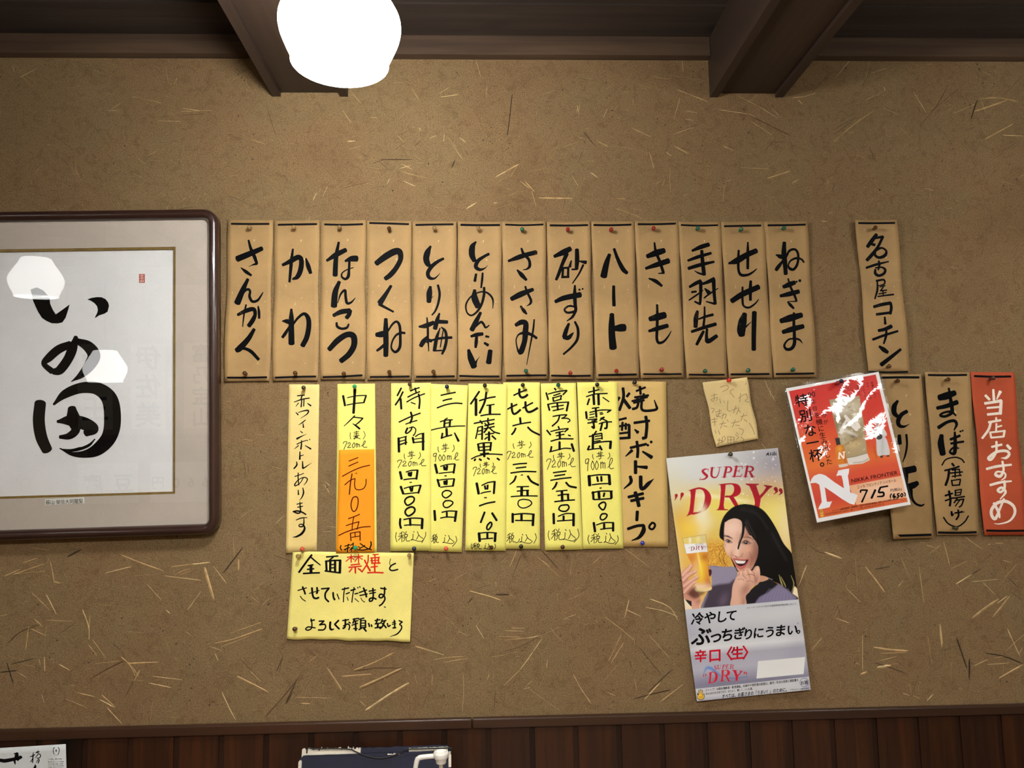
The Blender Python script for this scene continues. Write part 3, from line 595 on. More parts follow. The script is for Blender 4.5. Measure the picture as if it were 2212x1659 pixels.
# moulding: rounded section swept round a rounded rectangle
sec = [(0.0, BACK), (0.0, -0.0095), (0.0006, -0.0066), (0.0022, -0.0036), (0.0046, -0.0012), (0.0076, 0.0002), (0.0108, 0.0004), (0.0138, -0.0006), (0.0164, -0.0028), (0.0184, -0.0056), (0.0195, -0.0088), (0.0198, -0.0115), (0.0198, BACK)]
def rrect(i, n=10):
    pts = []; R = max(0.030 - i, 0.006)
    for (cx, cy, a0) in ((x1 - i - R, y1 - i - R, 0), (x0 + i + R, y1 - i - R, 90), (x0 + i + R, y0 + i + R, 180), (x1 - i - R, y0 + i + R, 270)):
        for k in range(n + 1):
            a = math.radians(a0 + 90 * k / n); pts.append((cx + R * math.cos(a), cy + R * math.sin(a)))
    return pts
rings = [[FW(p[0], p[1], h) for p in rrect(i)] for i, h in sec]; m = len(rings[0]); v = [p for r in rings for p in r]; f = []
for i in range(len(rings)):
    j = (i + 1) % len(rings)
    for k in range(m): f.append([i * m + k, i * m + (k + 1) % m, j * m + (k + 1) % m, j * m + k])
mesh_ob('moulding', v, f, M_FRAME, fr, smooth=True)
def flatbox(name, xa, ya, xb, yb, na, nb, mat, hole=None, parent=fr):
    mb = MB()
    def bx(a, b, c2, d): mb.hexa([FW(a, b, na), FW(c2, b, na), FW(c2, d, na), FW(a, d, na), FW(a, b, nb), FW(c2, b, nb), FW(c2, d, nb), FW(a, d, nb)])
    if hole is None: bx(xa, ya, xb, yb)
    else:
        ha, hb, hc, hd = hole; bx(xa, ya, xb, hb); bx(xa, hd, xb, yb); bx(xa, hb, ha, hd); bx(hc, hb, xb, hd)
    return mb.build(name, mat, parent)
MATN = -0.0135
wx1 = 0.5 * (fl(382.5, 540, MATN)[0] + fl(375, 1066, MATN)[0]); wy0 = fl(374, 1067, MATN)[1]; wy1 = fl(381, 533, MATN)[1]; wx0 = x0 + (x1 - wx1)
flatbox('mat_board', x0 + 0.012, y0 + 0.012, x1 - 0.012, y1 - 0.012, MATN - 0.002, MATN, M_MAT, (wx0, wy0, wx1, wy1))
flatbox('gold_fillet', wx0 - 0.0005, wy0 - 0.0005, wx1 + 0.0005, wy1 + 0.0005, MATN - 0.0045, MATN - 0.0012, M_FILLET, (wx0 + 0.0045, wy0 + 0.0045, wx1 - 0.0045, wy1 - 0.0045))
flatbox('calligraphy_paper', wx0 - 0.004, wy0 - 0.004, wx1 + 0.004, wy1 + 0.004, MATN - 0.0062, MATN - 0.0050, M_WASHI)
flatbox('backing_board', x0 + 0.012, y0 + 0.012, x1 - 0.012, y1 - 0.012, BACK, MATN - 0.0065, M_BRUSH)
flatbox('glass_pane', x0 + 0.0192, y0 + 0.0192, x1 - 0.0192, y1 - 0.0192, -0.0122, -0.0106, glassmat('picture_glass'))
PN = MATN - 0.0047
ink = Ink().write('U', """P 148,415 178,405 210,420 240,455 243,485 255,512 270,536 300,515 337,488 330,515 318,552 302,575 280,580 250,579 225,568 203,553 185,525 172,498 160,470;
P 423,463 445,456 470,452 492,453 511,462 523,477 528,495 521,523 505,533 480,541 470,548 459,555 463,543 470,530 474,515 470,497 458,482 440,470;
44 368,645,20 352,700,46 328,755,46 290,805,44 258,814,30; 36 252,812,30 213,775,26 238,745,40 285,705,42 340,682,36; 40 372,665,30 425,690,52 455,735,62 432,785,54 392,830,32 345,862,4;
54 195,965,56 188,1050,58 200,1130,58 228,1193,52; 30 260,972,12 315,922,42 395,892,52 475,897,62 532,950,78 545,1050,82 528,1130,74 475,1188,62 415,1212,38 350,1212,20 290,1185,6;
10 330,1200,8 380,1190,14 430,1170,14 460,1140,6; 8 300,1190,6 345,1192,8 390,1180,6;
44 348,990,40 355,1040,66 366,1095,44 335,1125,34 290,1130,18; 40 278,1055,14 335,1050,50 400,1062,62 452,1090,52 415,1112,34""")
ink.build('brush_lettering', M_BRUSH, fr, lambda a, b: PF(a, b, PN))
M_SEAL = plain('seal_red', (176, 66, 48), 0.7); M_LABEL = paper('label_paper', (226, 226, 216), 0.01)
seal = Ink(); seal.poly(np.array([[300.3, 592], [312.9, 592], [312.7, 611], [300.6, 611]])); so = seal.build('seal_stamp', M_SEAL, fr, lambda a, b: PF(a, b, PN))
Ink().write('U', "2 677,347 697,347; 2 687,342 687,360; 2 678,355 697,356; 2 679,363 696,363; 2 680,370 680,380; 2 686,366 686,381; 2 694,368 694,380; 2 680,376 696,375").build('seal_characters', M_LABEL, so, lambda a, b: PF(a, b, PN + 0.0002))
nl = Ink(); nl.poly(np.array([[97, 1078.5], [182.3, 1074], [182.3, 1087], [97, 1091.8]])); no = nl.build('name_label', M_LABEL, fr, lambda a, b: PF(a, b, MATN + 0.0003))
Ink().glyphs('U', '蘇山 榮信大阿闍梨', 222, 1457, 402, 1449, 25).build('label_characters', M_BRUSH, no, lambda a, b: PF(a, b, MATN + 0.0006))

# lamps further back in the room: two of them are mirrored in the picture glass; ceiling panels are added fill
def mirrored(px, py, total):
    """point seen by reflection at photo pixel px, py when the light path along the view axis is total metres"""
    q = PF(px, py, -0.0106); d = (q - CAMP); L = np.linalg.norm(d); d /= L; ax = d @ nrm_w; r = d - 2 * (d @ EN) * EN
    return q + r * (total / ax - L)
nrm_w = ROT @ np.array([0, 0, 1.0])
pendant(mirrored(78, 604, 2.40), 'white glass pendant lamp mirrored at the left edge of the picture glass', level=DIM_LEVEL)
pendant(mirrored(227, 795, 2.94), 'white glass pendant lamp mirrored lower in the picture glass', level=DIM_LEVEL)
pendant((1.18, -0.55, LAMP1[2]), 'white glass pendant lamp hanging beyond the right edge of the view', level=RIGHT_LEVEL)
M_CASE = plain('fill_case', (200, 198, 190), 0.5)
for i, (x, y) in enumerate(((-0.05, -2.35), (1.75, -2.35))):  # two out-of-view glowing panels, added to raise the light on the wall
    t = thing('ceiling_fill', (x, y, CEIL), 'added flat fill light on the ceiling behind the photographer, ' + ('nearer the picture frame' if i == 0 else 'nearer the orange strip'), 'lamp', 'added ceiling fill lights')
    MB().box((x - 0.62, y - 0.17, CEIL - 0.045), (x + 0.62, y + 0.17, CEIL - 0.012)).build('housing', M_CASE, t)
    MB().box((x - 0.60, y - 0.15, CEIL - 0.050), (x + 0.60, y + 0.15, CEIL - 0.0455)).build('diffuser', emitmat('fill_panel', LAMP_TINT, PANEL_LEVEL[i]), t)
    for sx in (-0.4, 0.4): MB().lathe([(0.02, -0.012), (0.02, 0.004)], (x + sx, y, CEIL), seg=16).build('mount', M_CASE, t)

# ------------------------------------------------------------------ brushed and penned characters used more than once
MACRO['imo'] = ((290, 1060, 540, 1190), "9 300,1110 298,1150 312,1190; 9 530,1085 540,1140 510,1185; 9 360,1100 440,1085; 9 385,1070 386,1110; 9 412,1062 412,1105; 9 375,1125 430,1112; 9 350,1147 460,1130; 9 408,1115 414,1172 385,1186")
MACRO['ml7'] = ((195, 1190, 625, 1320), "9 195,1232 210,1206 262,1205 236,1260 206,1320; 9 278,1238 305,1213 322,1240 275,1290 335,1285; 9 385,1222 360,1258 376,1296 404,1262 400,1222 380,1222; 9 430,1225 432,1290; 9 432,1245 455,1230 458,1285; 9 458,1250 485,1240 490,1282; 9 518,1268 570,1240 594,1198 575,1192 550,1248 565,1284 625,1284")
MACRO['ml9'] = ((735, 1090, 1115, 1225), "9 778,1098 738,1108 742,1150 775,1132 782,1098 770,1160 765,1225; 9 832,1118 812,1168 835,1214 854,1168 830,1118; 9 888,1118 866,1168 886,1210 910,1165 886,1118; 9 940,1130 942,1200; 9 945,1150 966,1132 970,1196; 9 972,1150 995,1140 998,1198; 9 1035,1190 1085,1140 1095,1098 1075,1095 1055,1158 1070,1200 1115,1195")
MACRO['zei'] = ((210, 1160, 385, 1320), "9 225,1205 275,1165; 9 213,1235 292,1215; 9 258,1180 265,1320; 9 255,1240 210,1295; 9 268,1235 292,1265; 9 290,1170 305,1195; 9 332,1160 315,1200; 9 300,1210! 347,1204! 342,1242! 302,1246! 300,1210; 9 308,1250 305,1280 282,1312; 9 327,1250 330,1296 345,1304 385,1300")
MACRO['komi'] = ((390, 1158, 595, 1310), "9 436,1160 450,1176; 9 432,1198 424,1278 396,1290 420,1282 500,1304 560,1306 592,1275; 9 495,1163 522,1222 580,1268; 9 516,1214 480,1282")
MACRO['dry'] = ((330, 580, 1980, 1150), "P 368,708 440,680 505,660 490,780 470,960 455,1105 330,1152 362,1115 386,1050 402,940 412,800 404,718; Q 470,672 520,658 560,652 650,672 725,735 762,825 745,935 690,1025 600,1080 440,1122 455,1085 545,1068 605,1010 640,905 652,800 625,715 565,685 480,695; P 880,602 1012,585 1002,700 987,850 975,960 985,1020 1055,1032 1050,1045 840,1045 880,1020 900,960 915,850 925,700 920,620; Q 985,590 1050,583 1110,582 1210,600 1262,660 1265,730 1220,790 1130,822 1000,826 1005,795 1090,790 1140,740 1150,660 1120,610 1060,606 990,612; P 1060,815 1140,810 1190,890 1240,990 1290,1040 1200,1045 1150,960; P 1350,588 1572,592 1572,610 1530,620 1560,720 1606,835 1500,862 1460,740 1410,630 1352,606; P 1660,612 1804,630 1802,645 1760,670 1690,750 1600,852 1570,810 1650,730 1700,650 1662,628; P 1495,820 1610,815 1600,900 1580,1020 1490,1020 1505,920; 44 165,790,54 158,832,28 140,872,10; 44 266,770,60 250,822,28 232,880,8; 52 1860,680,64 1878,722,40 1828,772,8; 50 1945,700,62 1960,742,42 1915,787,8")
MACRO['super'] = ((560, 285, 1500, 530), "26 712,348,10 660,342,24 615,375,38 648,420,46 690,462,42 652,508,26 592,520,16 568,522,10; 8 716,335 706,385; 8 574,488 562,532; 38 778,322 766,400,40 770,460,36 810,486,26 858,470,20 890,400,16 906,318,14; 10 745,324 822,318; 10 872,315 932,310; 40 1022,312 985,475,42; 24 1010,305,14 1078,308,26 1104,345,36 1080,390,24 1008,400,12; 10 978,304 1042,300; 10 940,480 1025,475; 40 1192,298 1155,466; 14 1158,298 1300,297; 12 1299,297 1290,335; 12 1180,375 1240,373; 10 1246,348 1237,398; 16 1118,468 1270,465; 12 1288,428 1264,470; 40 1378,298 1345,470; 26 1368,300,14 1440,300,24 1474,335,38 1450,375,24 1380,382,12; 36 1418,385,30 1462,468,42; 10 1328,300 1392,297; 10 1312,471 1382,470; 10 1438,473 1502,471")

M_KRAFT = paper('kraft_strip', (160, 129, 84), 0.06, (204, 178, 130)); M_KRAFT2 = paper('kraft_strip_pale', (204, 171, 104), 0.03)
M_YEL = paper('yellow_strip', (238, 229, 118), 0.025); M_YEL2 = paper('yellow_notice', (240, 226, 130), 0.03); M_CREAM = paper('cream_strip', (232, 206, 132), 0.03)
M_ORANGE = paper('orange_slip', (240, 152, 24), 0.02); M_RED = paper('red_strip', (176, 76, 44), 0.05); M_MEMO = paper('old_memo', (214, 190, 132), 0.06, (180, 146, 84))
M_PEN = inkmat('marker_black', (14, 13, 14), 0.0); M_DRED = inkmat('marker_dark_red', (84, 12, 8)); M_PENRED = inkmat('marker_red', (206, 40, 24))
M_WHITE = inkmat('white_paint', (236, 224, 208), 0.4, (214, 130, 104), 0.6); M_PENCIL = inkmat('pencil_grey', (148, 128, 92))
M_EDGEINK = inkmat('border_ink', (14, 14, 16))

SHEETS = {}
def px4(view, pts):
    ox, oy, s = VIEW[view]; return [(ox + x / s, oy + y / s) for x, y in pts]
def sheet(key, name, label, cat, corners, mat, words, view=None, group=None, grow=1.0, part='lettering', nu=10, nv=24, **kw):
    """one paper with its lettering as a part; words = list of (view, strokes, material)"""
    s = Sheet(corners, **kw); o = s.build(name, mat, None, nu, nv); tag(o, label, cat, group); SHEETS[key] = s
    for i, w in enumerate(words):
        Ink().write(w[0], w[1], w[3] if len(w) > 3 else grow).build(part if len(w) < 5 else w[4], w[2], o, s.ink)
    return s
B2 = M_BRUSH2
UP = 'menu strips in the upper row'
def strip(key, view, q, kana, where, text, bars, n):
    r = random.Random(n * 31 + 5)
    s = sheet(key, 'menu_strip', 'tan paper menu strip brushed in black with %s, %s' % (kana, where), 'menu strip', px4(view, q), M_KRAFT, [(view, text, B2)], group=UP,
              base=0.0042, bow=-0.0012 + 0.0006 * r.random(), side=0.0016, wave=0.0014, ph=r.random() * 0.3 + 0.1, thick=0.0009, waist=1.3)
    for b in bars: Ink().write(view, b).build('border_line', M_EDGEINK, s.ob, s.ink)
    return s

strip('p1', 'A', [(62, 22), (502, 24), (472, 1625), (18, 1632)], 'さんかく', 'leftmost of the row', """
60 150,412,62 270,362,58 395,308,46; 24 262,226,20 285,310,30 325,400,36 345,458,28! 300,472,12 264,489,4; 18 188,500,12 235,538,34 288,575,24;
44 255,614,32 205,720,52 150,850,66; 20 175,850,10 215,745,22 255,714,26 278,735,24 272,785,28 300,835,28 350,825,26 385,780,18 406,744,10;
38 155,968,30 238,928,44 310,912,42 328,960,36 305,1020,46 265,1078,44; 16 238,868,18 218,960,18 203,1086,10; 24 358,884,16 366,940,28 368,1002,24;
46 318,1112,34 258,1210,52 175,1300,62 142,1322,50; 30 165,1312,40 215,1302,30 285,1332,36 362,1412,32""",
      ["20 92,62 280,64 465,63", "20 52,1593 240,1594 442,1589"], 1)
strip('p2', 'A', [(525, 30), (962, 25), (955, 1622), (500, 1625)], 'かわ', 'second from the left end', """
40 602,472,30 685,432,48 755,395,52 788,425,48 780,520,52 748,590,46 702,612,22; 26 704,314,20 692,400,30 685,480,34 670,640,26; 30 834,408,18 855,480,44 880,552,34;
44 688,912,24 688,1000,50 688,1130,58 690,1255,62; 34 600,1030,16 640,1032,44 690,1042,56; 28 672,1080,20 630,1150,34 600,1192,30; 22 700,1070,22 755,998,26 815,958,32 855,1000,46 862,1080,50 842,1190,52 800,1275,50""",
      ["20 558,72 740,68 940,65", "20 530,1593 730,1586 930,1582"], 2)
strip('p3', 'A', [(988, 28), (1425, 25), (1425, 1612), (975, 1612)], 'なんこつ', 'third from the left end', """
42 1042,428,28 1130,372,52 1230,322,44; 34 1160,246,24 1142,340,38 1130,440,48 1124,575,52; 45 1225,432,24 1285,410,56 1340,408,62; 24 1266,440,24 1262,520,26 1255,585,32 1225,612,26 1190,588,20 1196,550,14 1240,520,12 1305,498,10;
44 1165,640,36 1125,745,58 1112,882,64; 20 1150,850,8 1180,762,20 1222,724,26 1228,780,28 1242,850,28 1282,845,22 1325,800,8;
42 1108,975,36 1180,940,50 1270,926,48! 1262,965,44 1238,998,42; 22 1138,1046,22 1146,1085,28 1190,1106,26 1240,1096,26 1260,1060,18;
56 1065,1312,50 1150,1222,60 1240,1166,58 1305,1180,62 1312,1270,60 1262,1360,58 1182,1428,52""",
      ["20 1020,68 1200,72 1398,66", "20 1005,1588 1200,1582 1392,1570"], 3)
strip('p4', 'B', [(62, 30), (497, 35), (500, 1612), (62, 1615)], 'つくね', 'between なんこつ and とり梅', """
56 152,456,54 240,390,66 325,342,68 380,340,62 394,410,50 350,500,50 292,570,52 242,608,44; 36 298,680,30 245,765,42 188,850,58; 30 180,862 235,892,26 322,938,20;
44 246,1010,38 246,1130,54 248,1250,54 246,1375,50; 50 152,1166,44 200,1162,62 252,1146,52; 24 255,1240 205,1290,30 158,1325,24; 18 268,1130,18 312,1062,22 355,1036,24 384,1080,28 390,1180,28 385,1290,30 342,1338,28 302,1300,20 312,1230,18 350,1170,22 400,1148,26 436,1150,24""",
      ["20 86,54 250,58 472,66", "20 92,1587 300,1585 478,1582"], 4)
strip('p5', 'B', [(517, 35), (945, 38), (955, 1612), (523, 1615)], 'とり梅', 'fifth from the left end', """
46 692,286,24 662,345,58 648,410,62 665,462,54 692,482,30; 30 820,408,26 760,440,34 702,488,40 665,550,40 680,598,36 732,605,20 786,555,5; 40 690,688,30 680,750,58 675,838,48; 10 690,812 720,782,4; 24 765,672,24 782,760,26 766,860,24 738,930,20 706,970,16;
44 578,1086,22 640,1078,48 722,1046,42; 24 656,996,16 664,1100,24 666,1200,22 674,1330,10; 30 662,1180,20 622,1232,48 595,1278,42; 40 640,1208,22 700,1228,36; 30 780,954,20 758,1020,42 736,1105,46; 34 765,1036,42 858,1040,36;
26 800,1092,14 838,1130,28 850,1210,30 832,1300,30 806,1358,22; 36 786,1100,12 752,1200,36 730,1325,36; 22 650,1240,20 720,1217,22 800,1200,26 902,1194,28; 12 818,1120 788,1290; 16 730,1326 805,1322""",
      ["20 546,74 700,70 916,67", "20 552,1585 740,1584 928,1580"], 5)
strip('p6', 'B', [(970, 38), (1397, 42), (1397, 1612), (970, 1615)], 'とりめんたい', 'sixth from the left end', """
44 1142,242,20 1108,292,56 1104,370,60 1128,430,44; 28 1272,362,28 1220,390,30 1165,430,38 1142,488,40 1180,518,32 1230,505,14 1262,474,3; 24 1145,562,24 1132,632,30; 20 1210,552,20 1205,620,24 1195,698,18;
50 1130,722,32 1130,800,66 1165,885,62; 20 1225,696,26 1222,780,28 1192,880,26 1145,945,22 1095,974,20 1052,940,16 1046,860,18 1100,782,16 1190,740,16 1260,752,20 1310,812,20 1312,905,8; 
38 1190,946,30 1142,1040,50 1102,1118,50; 22 1140,1090,12 1192,1040,26 1220,1062,24 1240,1095,20 1276,1072,12; 34 1095,1182,26 1150,1166,40 1210,1158,34; 30 1150,1185,28 1146,1240,36 1140,1292,26; 24 1242,1182 1272,1188,20; 28 1228,1248,24 1264,1270,30;
40 1070,1318,32 1092,1400,62 1125,1485,62; 22 1135,1460,30 1155,1418,12 1183,1382,3; 44 1286,1325,46 1270,1445,56""",
      ["22 994,72 1180,76 1378,74", "20 982,1576 1180,1582 1372,1582"], 6)
strip('p7', 'C', [(25, 38), (450, 35), (477, 1605), (45, 1612)], 'ささみ', 'with a green pin at each end', """
40 85,432,26 180,397,48 262,370,46 360,346,46; 24 213,306,20 235,360,30 288,420,28 296,482,30 268,512,18 230,520,8; 22 172,522,18 215,570,44 262,620,28; 46 115,810,46 210,762,58 328,716,36; 22 252,686,20 270,740,24 308,822,26 300,858,22 266,880,6; 24 206,882,22 240,930,36 266,960,18;
46 158,1070,38 212,1042,52 256,1052,52 254,1130,58 245,1230,52 212,1330,56 190,1345,40; 14 182,1335,20 166,1270,14 162,1210,12 190,1162,18 255,1148,36 320,1170,28 365,1200,28; 18 341,1015,16 330,1120,20 300,1280,14 266,1465,7""",
      ["18 56,70 240,76 428,69", "20 68,1575 260,1572 458,1570"], 7)
strip('p8', 'C', [(470, 40), (895, 36), (928, 1608), (495, 1610)], '砂ずり', 'between ささみ and ハート', """
46 542,386,34 630,346,58 700,310,50; 30 665,360,42 622,460,36 585,560,34 560,618,28; 24 628,510 622,590; 22 615,502 685,500; 24 680,500 678,592; 24 615,592 686,590; 36 766,318,40 768,420,46 762,512,36; 18 765,515 716,516; 24 710,428,14 695,490,30; 28 788,434,14 855,446,40; 18 830,470,22 786,560,18 722,655,12;
44 552,836,36 640,800,52 800,768,56; 32 746,676,20 744,760,36 748,860,36 752,925,30 700,945,24 660,942,24 644,912,20 690,880,22 752,890,18; 26 758,925,26 720,990,26 666,1030,10; 20 786,716 796,719; 20 820,709 826,711;
34 686,1056,26 660,1120,42 640,1188,46; 30 635,1190,40 680,1196,46 718,1160,24 735,1142,5; 24 746,1037,22 776,1110,28 770,1210,28 712,1290,24 632,1360,20""",
      ["20 500,77 690,79 872,75", "20 514,1573 720,1577 900,1574"], 8)
strip('p9', 'C', [(912, 38), (1330, 36), (1388, 1598), (958, 1605)], 'ハート', 'fifth from the right end', """
46 1090,368,36 1060,460,56 1032,585,68; 30 1136,312,28 1172,410,36 1222,510,46 1264,552,36; 32 1132,682,30 1132,780,34 1135,876,36; 56 1114,962,46 1112,1080,64 1115,1180,68 1126,1298,76; 58 1130,1106,50 1200,1098,76 1240,1095,74""",
      ["20 936,74 1120,76 1304,70", "22 984,1568 1170,1566 1356,1562"], 9)
strip('p10', 'D', [(10, 36), (435, 32), (497, 1592), (62, 1598)], 'きも', 'fourth from the right end', """
46 130,386,44 220,352,64 298,328,54; 46 116,506,30 222,470,50 342,430,56; 24 201,250,18 215,340,28 252,430,30 290,545,30; 16 298,552,20 240,556,10; 26 146,606,16 212,632,38 275,680,26; 56 155,1010,48 230,990,70 305,970,66; 38 147,1130,28 230,1105,46 332,1076,42; 28 228,868,24 230,980,28 228,1100,30 225,1205,28 245,1246,28 292,1235,24 340,1180,16 368,1130,8""",
      ["20 40,66 220,66 410,60", "18 94,1558 280,1560 468,1557"], 10)
strip('p11', 'D', [(442, 40), (855, 42), (925, 1594), (520, 1594)], '手羽先', 'third from the right end', """
40 578,330,26 660,294,44 742,268,42; 32 536,428,26 640,390,36 764,354,28; 34 540,506,34 660,470,38 794,440,24; 32 672,330,32 680,430,38 695,568,40; 14 700,570,22 640,552,18 600,530,8;
28 552,690,28 610,656,38 662,632,38; 28 662,640,36 662,740,32 656,862,26; 18 602,836,18 655,862,24; 22 572,742,22 618,736,20; 16 546,822 622,770,18 686,724,10; 28 682,660,26 745,636,38 795,608,36; 30 790,622,40 795,740,34 806,860,32; 18 716,836,12 800,858,24; 24 702,706,14 742,746,44; 16 696,800 762,750,18 836,704,10;
38 630,932,30 615,1000,48 611,1088,42; 24 642,1010,18 712,985,26 784,966,28; 22 700,888,16 700,980,22 690,1080,26; 32 572,1136,28 690,1096,36 812,1060,36; 30 690,1132,28 660,1190,34 622,1264,30; 28 725,1112,26 720,1185,32 735,1232,46 822,1178,38""",
      ["18 468,74 640,80 830,76", "18 548,1563 720,1566 896,1564"], 11)
strip('p12', 'D', [(868, 42), (1292, 38), (1378, 1594), (940, 1594)], 'せせり', 'second from the right end', """
50 942,456,22 1020,430,62 1120,372,56 1216,330,52; 28 1131,244,16 1131,350,30 1130,508,28; 26 1040,326,22 1036,430,28 1040,530,26 1068,572,30 1130,570,26 1178,545,20 1220,510,10; 52 972,830,52 1080,762,58 1238,690,54; 30 1160,632,28 1156,720,36 1157,822,28; 24 1078,692,20 1078,820,24 1090,878,22 1140,896,22 1200,860,18 1238,815,10;
50 1100,958,48 1080,1030,82 1066,1120,86 1070,1170,66; 14 1095,1112 1130,1070 1165,1038,6; 40 1196,942,48 1192,1080,48 1190,1200,46 1190,1315,46""",
      ["20 898,86 1080,82 1260,79", "20 965,1561 1160,1560 1342,1557"], 12)
strip('p13', 'E', [(52, 40), (475, 40), (575, 1588), (145, 1592)], 'ねぎま', 'rightmost of the row', """
36 250,248,36 246,360,52 258,470,46 264,562,40; 38 166,370,12 205,386,42 242,402,30; 28 236,430,22 190,490,38 168,522,34; 20 270,390,20 302,330,24 358,318,24 388,370,24 380,460,26 345,514,28 306,508,30 290,475,16 312,430,18 370,404,24 420,415,20 445,445,18;
40 242,690,38 300,666,52 353,646,42; 40 212,780,32 300,760,48 393,736,44; 24 288,608,16 312,690,24 350,770,26 372,832,22; 14 372,834 285,836,8! 285,840,14 310,870,32 344,904,22; 20 368,636 376,640; 24 402,622,28 408,635,24; 54 216,1030,50 310,1000,70 422,970,52; 44 236,1140,42 330,1110,56 438,1082,46; 30 345,948,22 345,1060,30 350,1170,32 350,1255,36 320,1304,34 272,1310,30 250,1270,22 290,1216,18 350,1205,20 400,1216,20 430,1250,8""",
      ["20 88,77 280,75 458,70", "20 170,1558 360,1556 543,1551"], 13)
s = sheet('nag', 'menu_strip', 'tan paper menu strip brushed 名古屋コーチン, alone at the right of the upper row', 'menu strip', [(1847.9, 475.4), (1936.9, 474.3), (1966.2, 806.5), (1876, 808)], M_KRAFT, [('E', """
32 1168,168,34 1122,230,42 1078,290,36; 26 1150,205,24 1232,190,28! 1182,290,28 1122,370,36 1072,424,34; 24 1112,262 1150,272,30; 26 1165,322,30 1220,302,20 1264,332,22 1250,378,34 1192,398,28 1152,370,26 1162,325,20;
26 1066,500,24 1170,466,26 1288,438,14; 22 1190,432,20 1196,470,24 1185,520,18; 24 1158,500,16 1220,495,18 1254,520,26 1240,558,28 1190,578,28 1156,555,30 1156,515,20;
16 1166,630,22 1240,620,20 1245,660,16 1182,680,10; 20 1176,640,16 1176,720,22 1152,808,16; 13 1200,690 1255,676; 14 1236,690 1206,730! 1270,722; 13 1190,760 1265,746; 13 1230,720 1235,772; 14 1180,786 1250,776,16 1338,765,18;
28 1142,888,30 1220,866,34 1308,850,34; 26 1308,850,28 1315,900,30 1304,958,30; 28 1168,964,28 1304,946,26; 26 1250,990,18 1255,1058,28; 30 1188,1125,30 1250,1112,36 1316,1082,40; 24 1132,1214,26 1250,1170,26 1380,1130,22; 24 1266,1112,20 1262,1180,26 1240,1254,18; 36 1196,1282,24 1240,1315,46 1278,1342,34; 30 1408,1312,28 1330,1375,36 1215,1465,44""", B2)],
          base=0.0042, bow=-0.001, side=0.0022, wave=0.0022, ph=0.28, thick=0.0009, waist=1.2)
for b in ("20 990,55 1180,56 1348,53", "18 1092,1534 1280,1540 1478,1535"): Ink().write('E', b).build('border_line', M_EDGEINK, s.ob, s.ink)

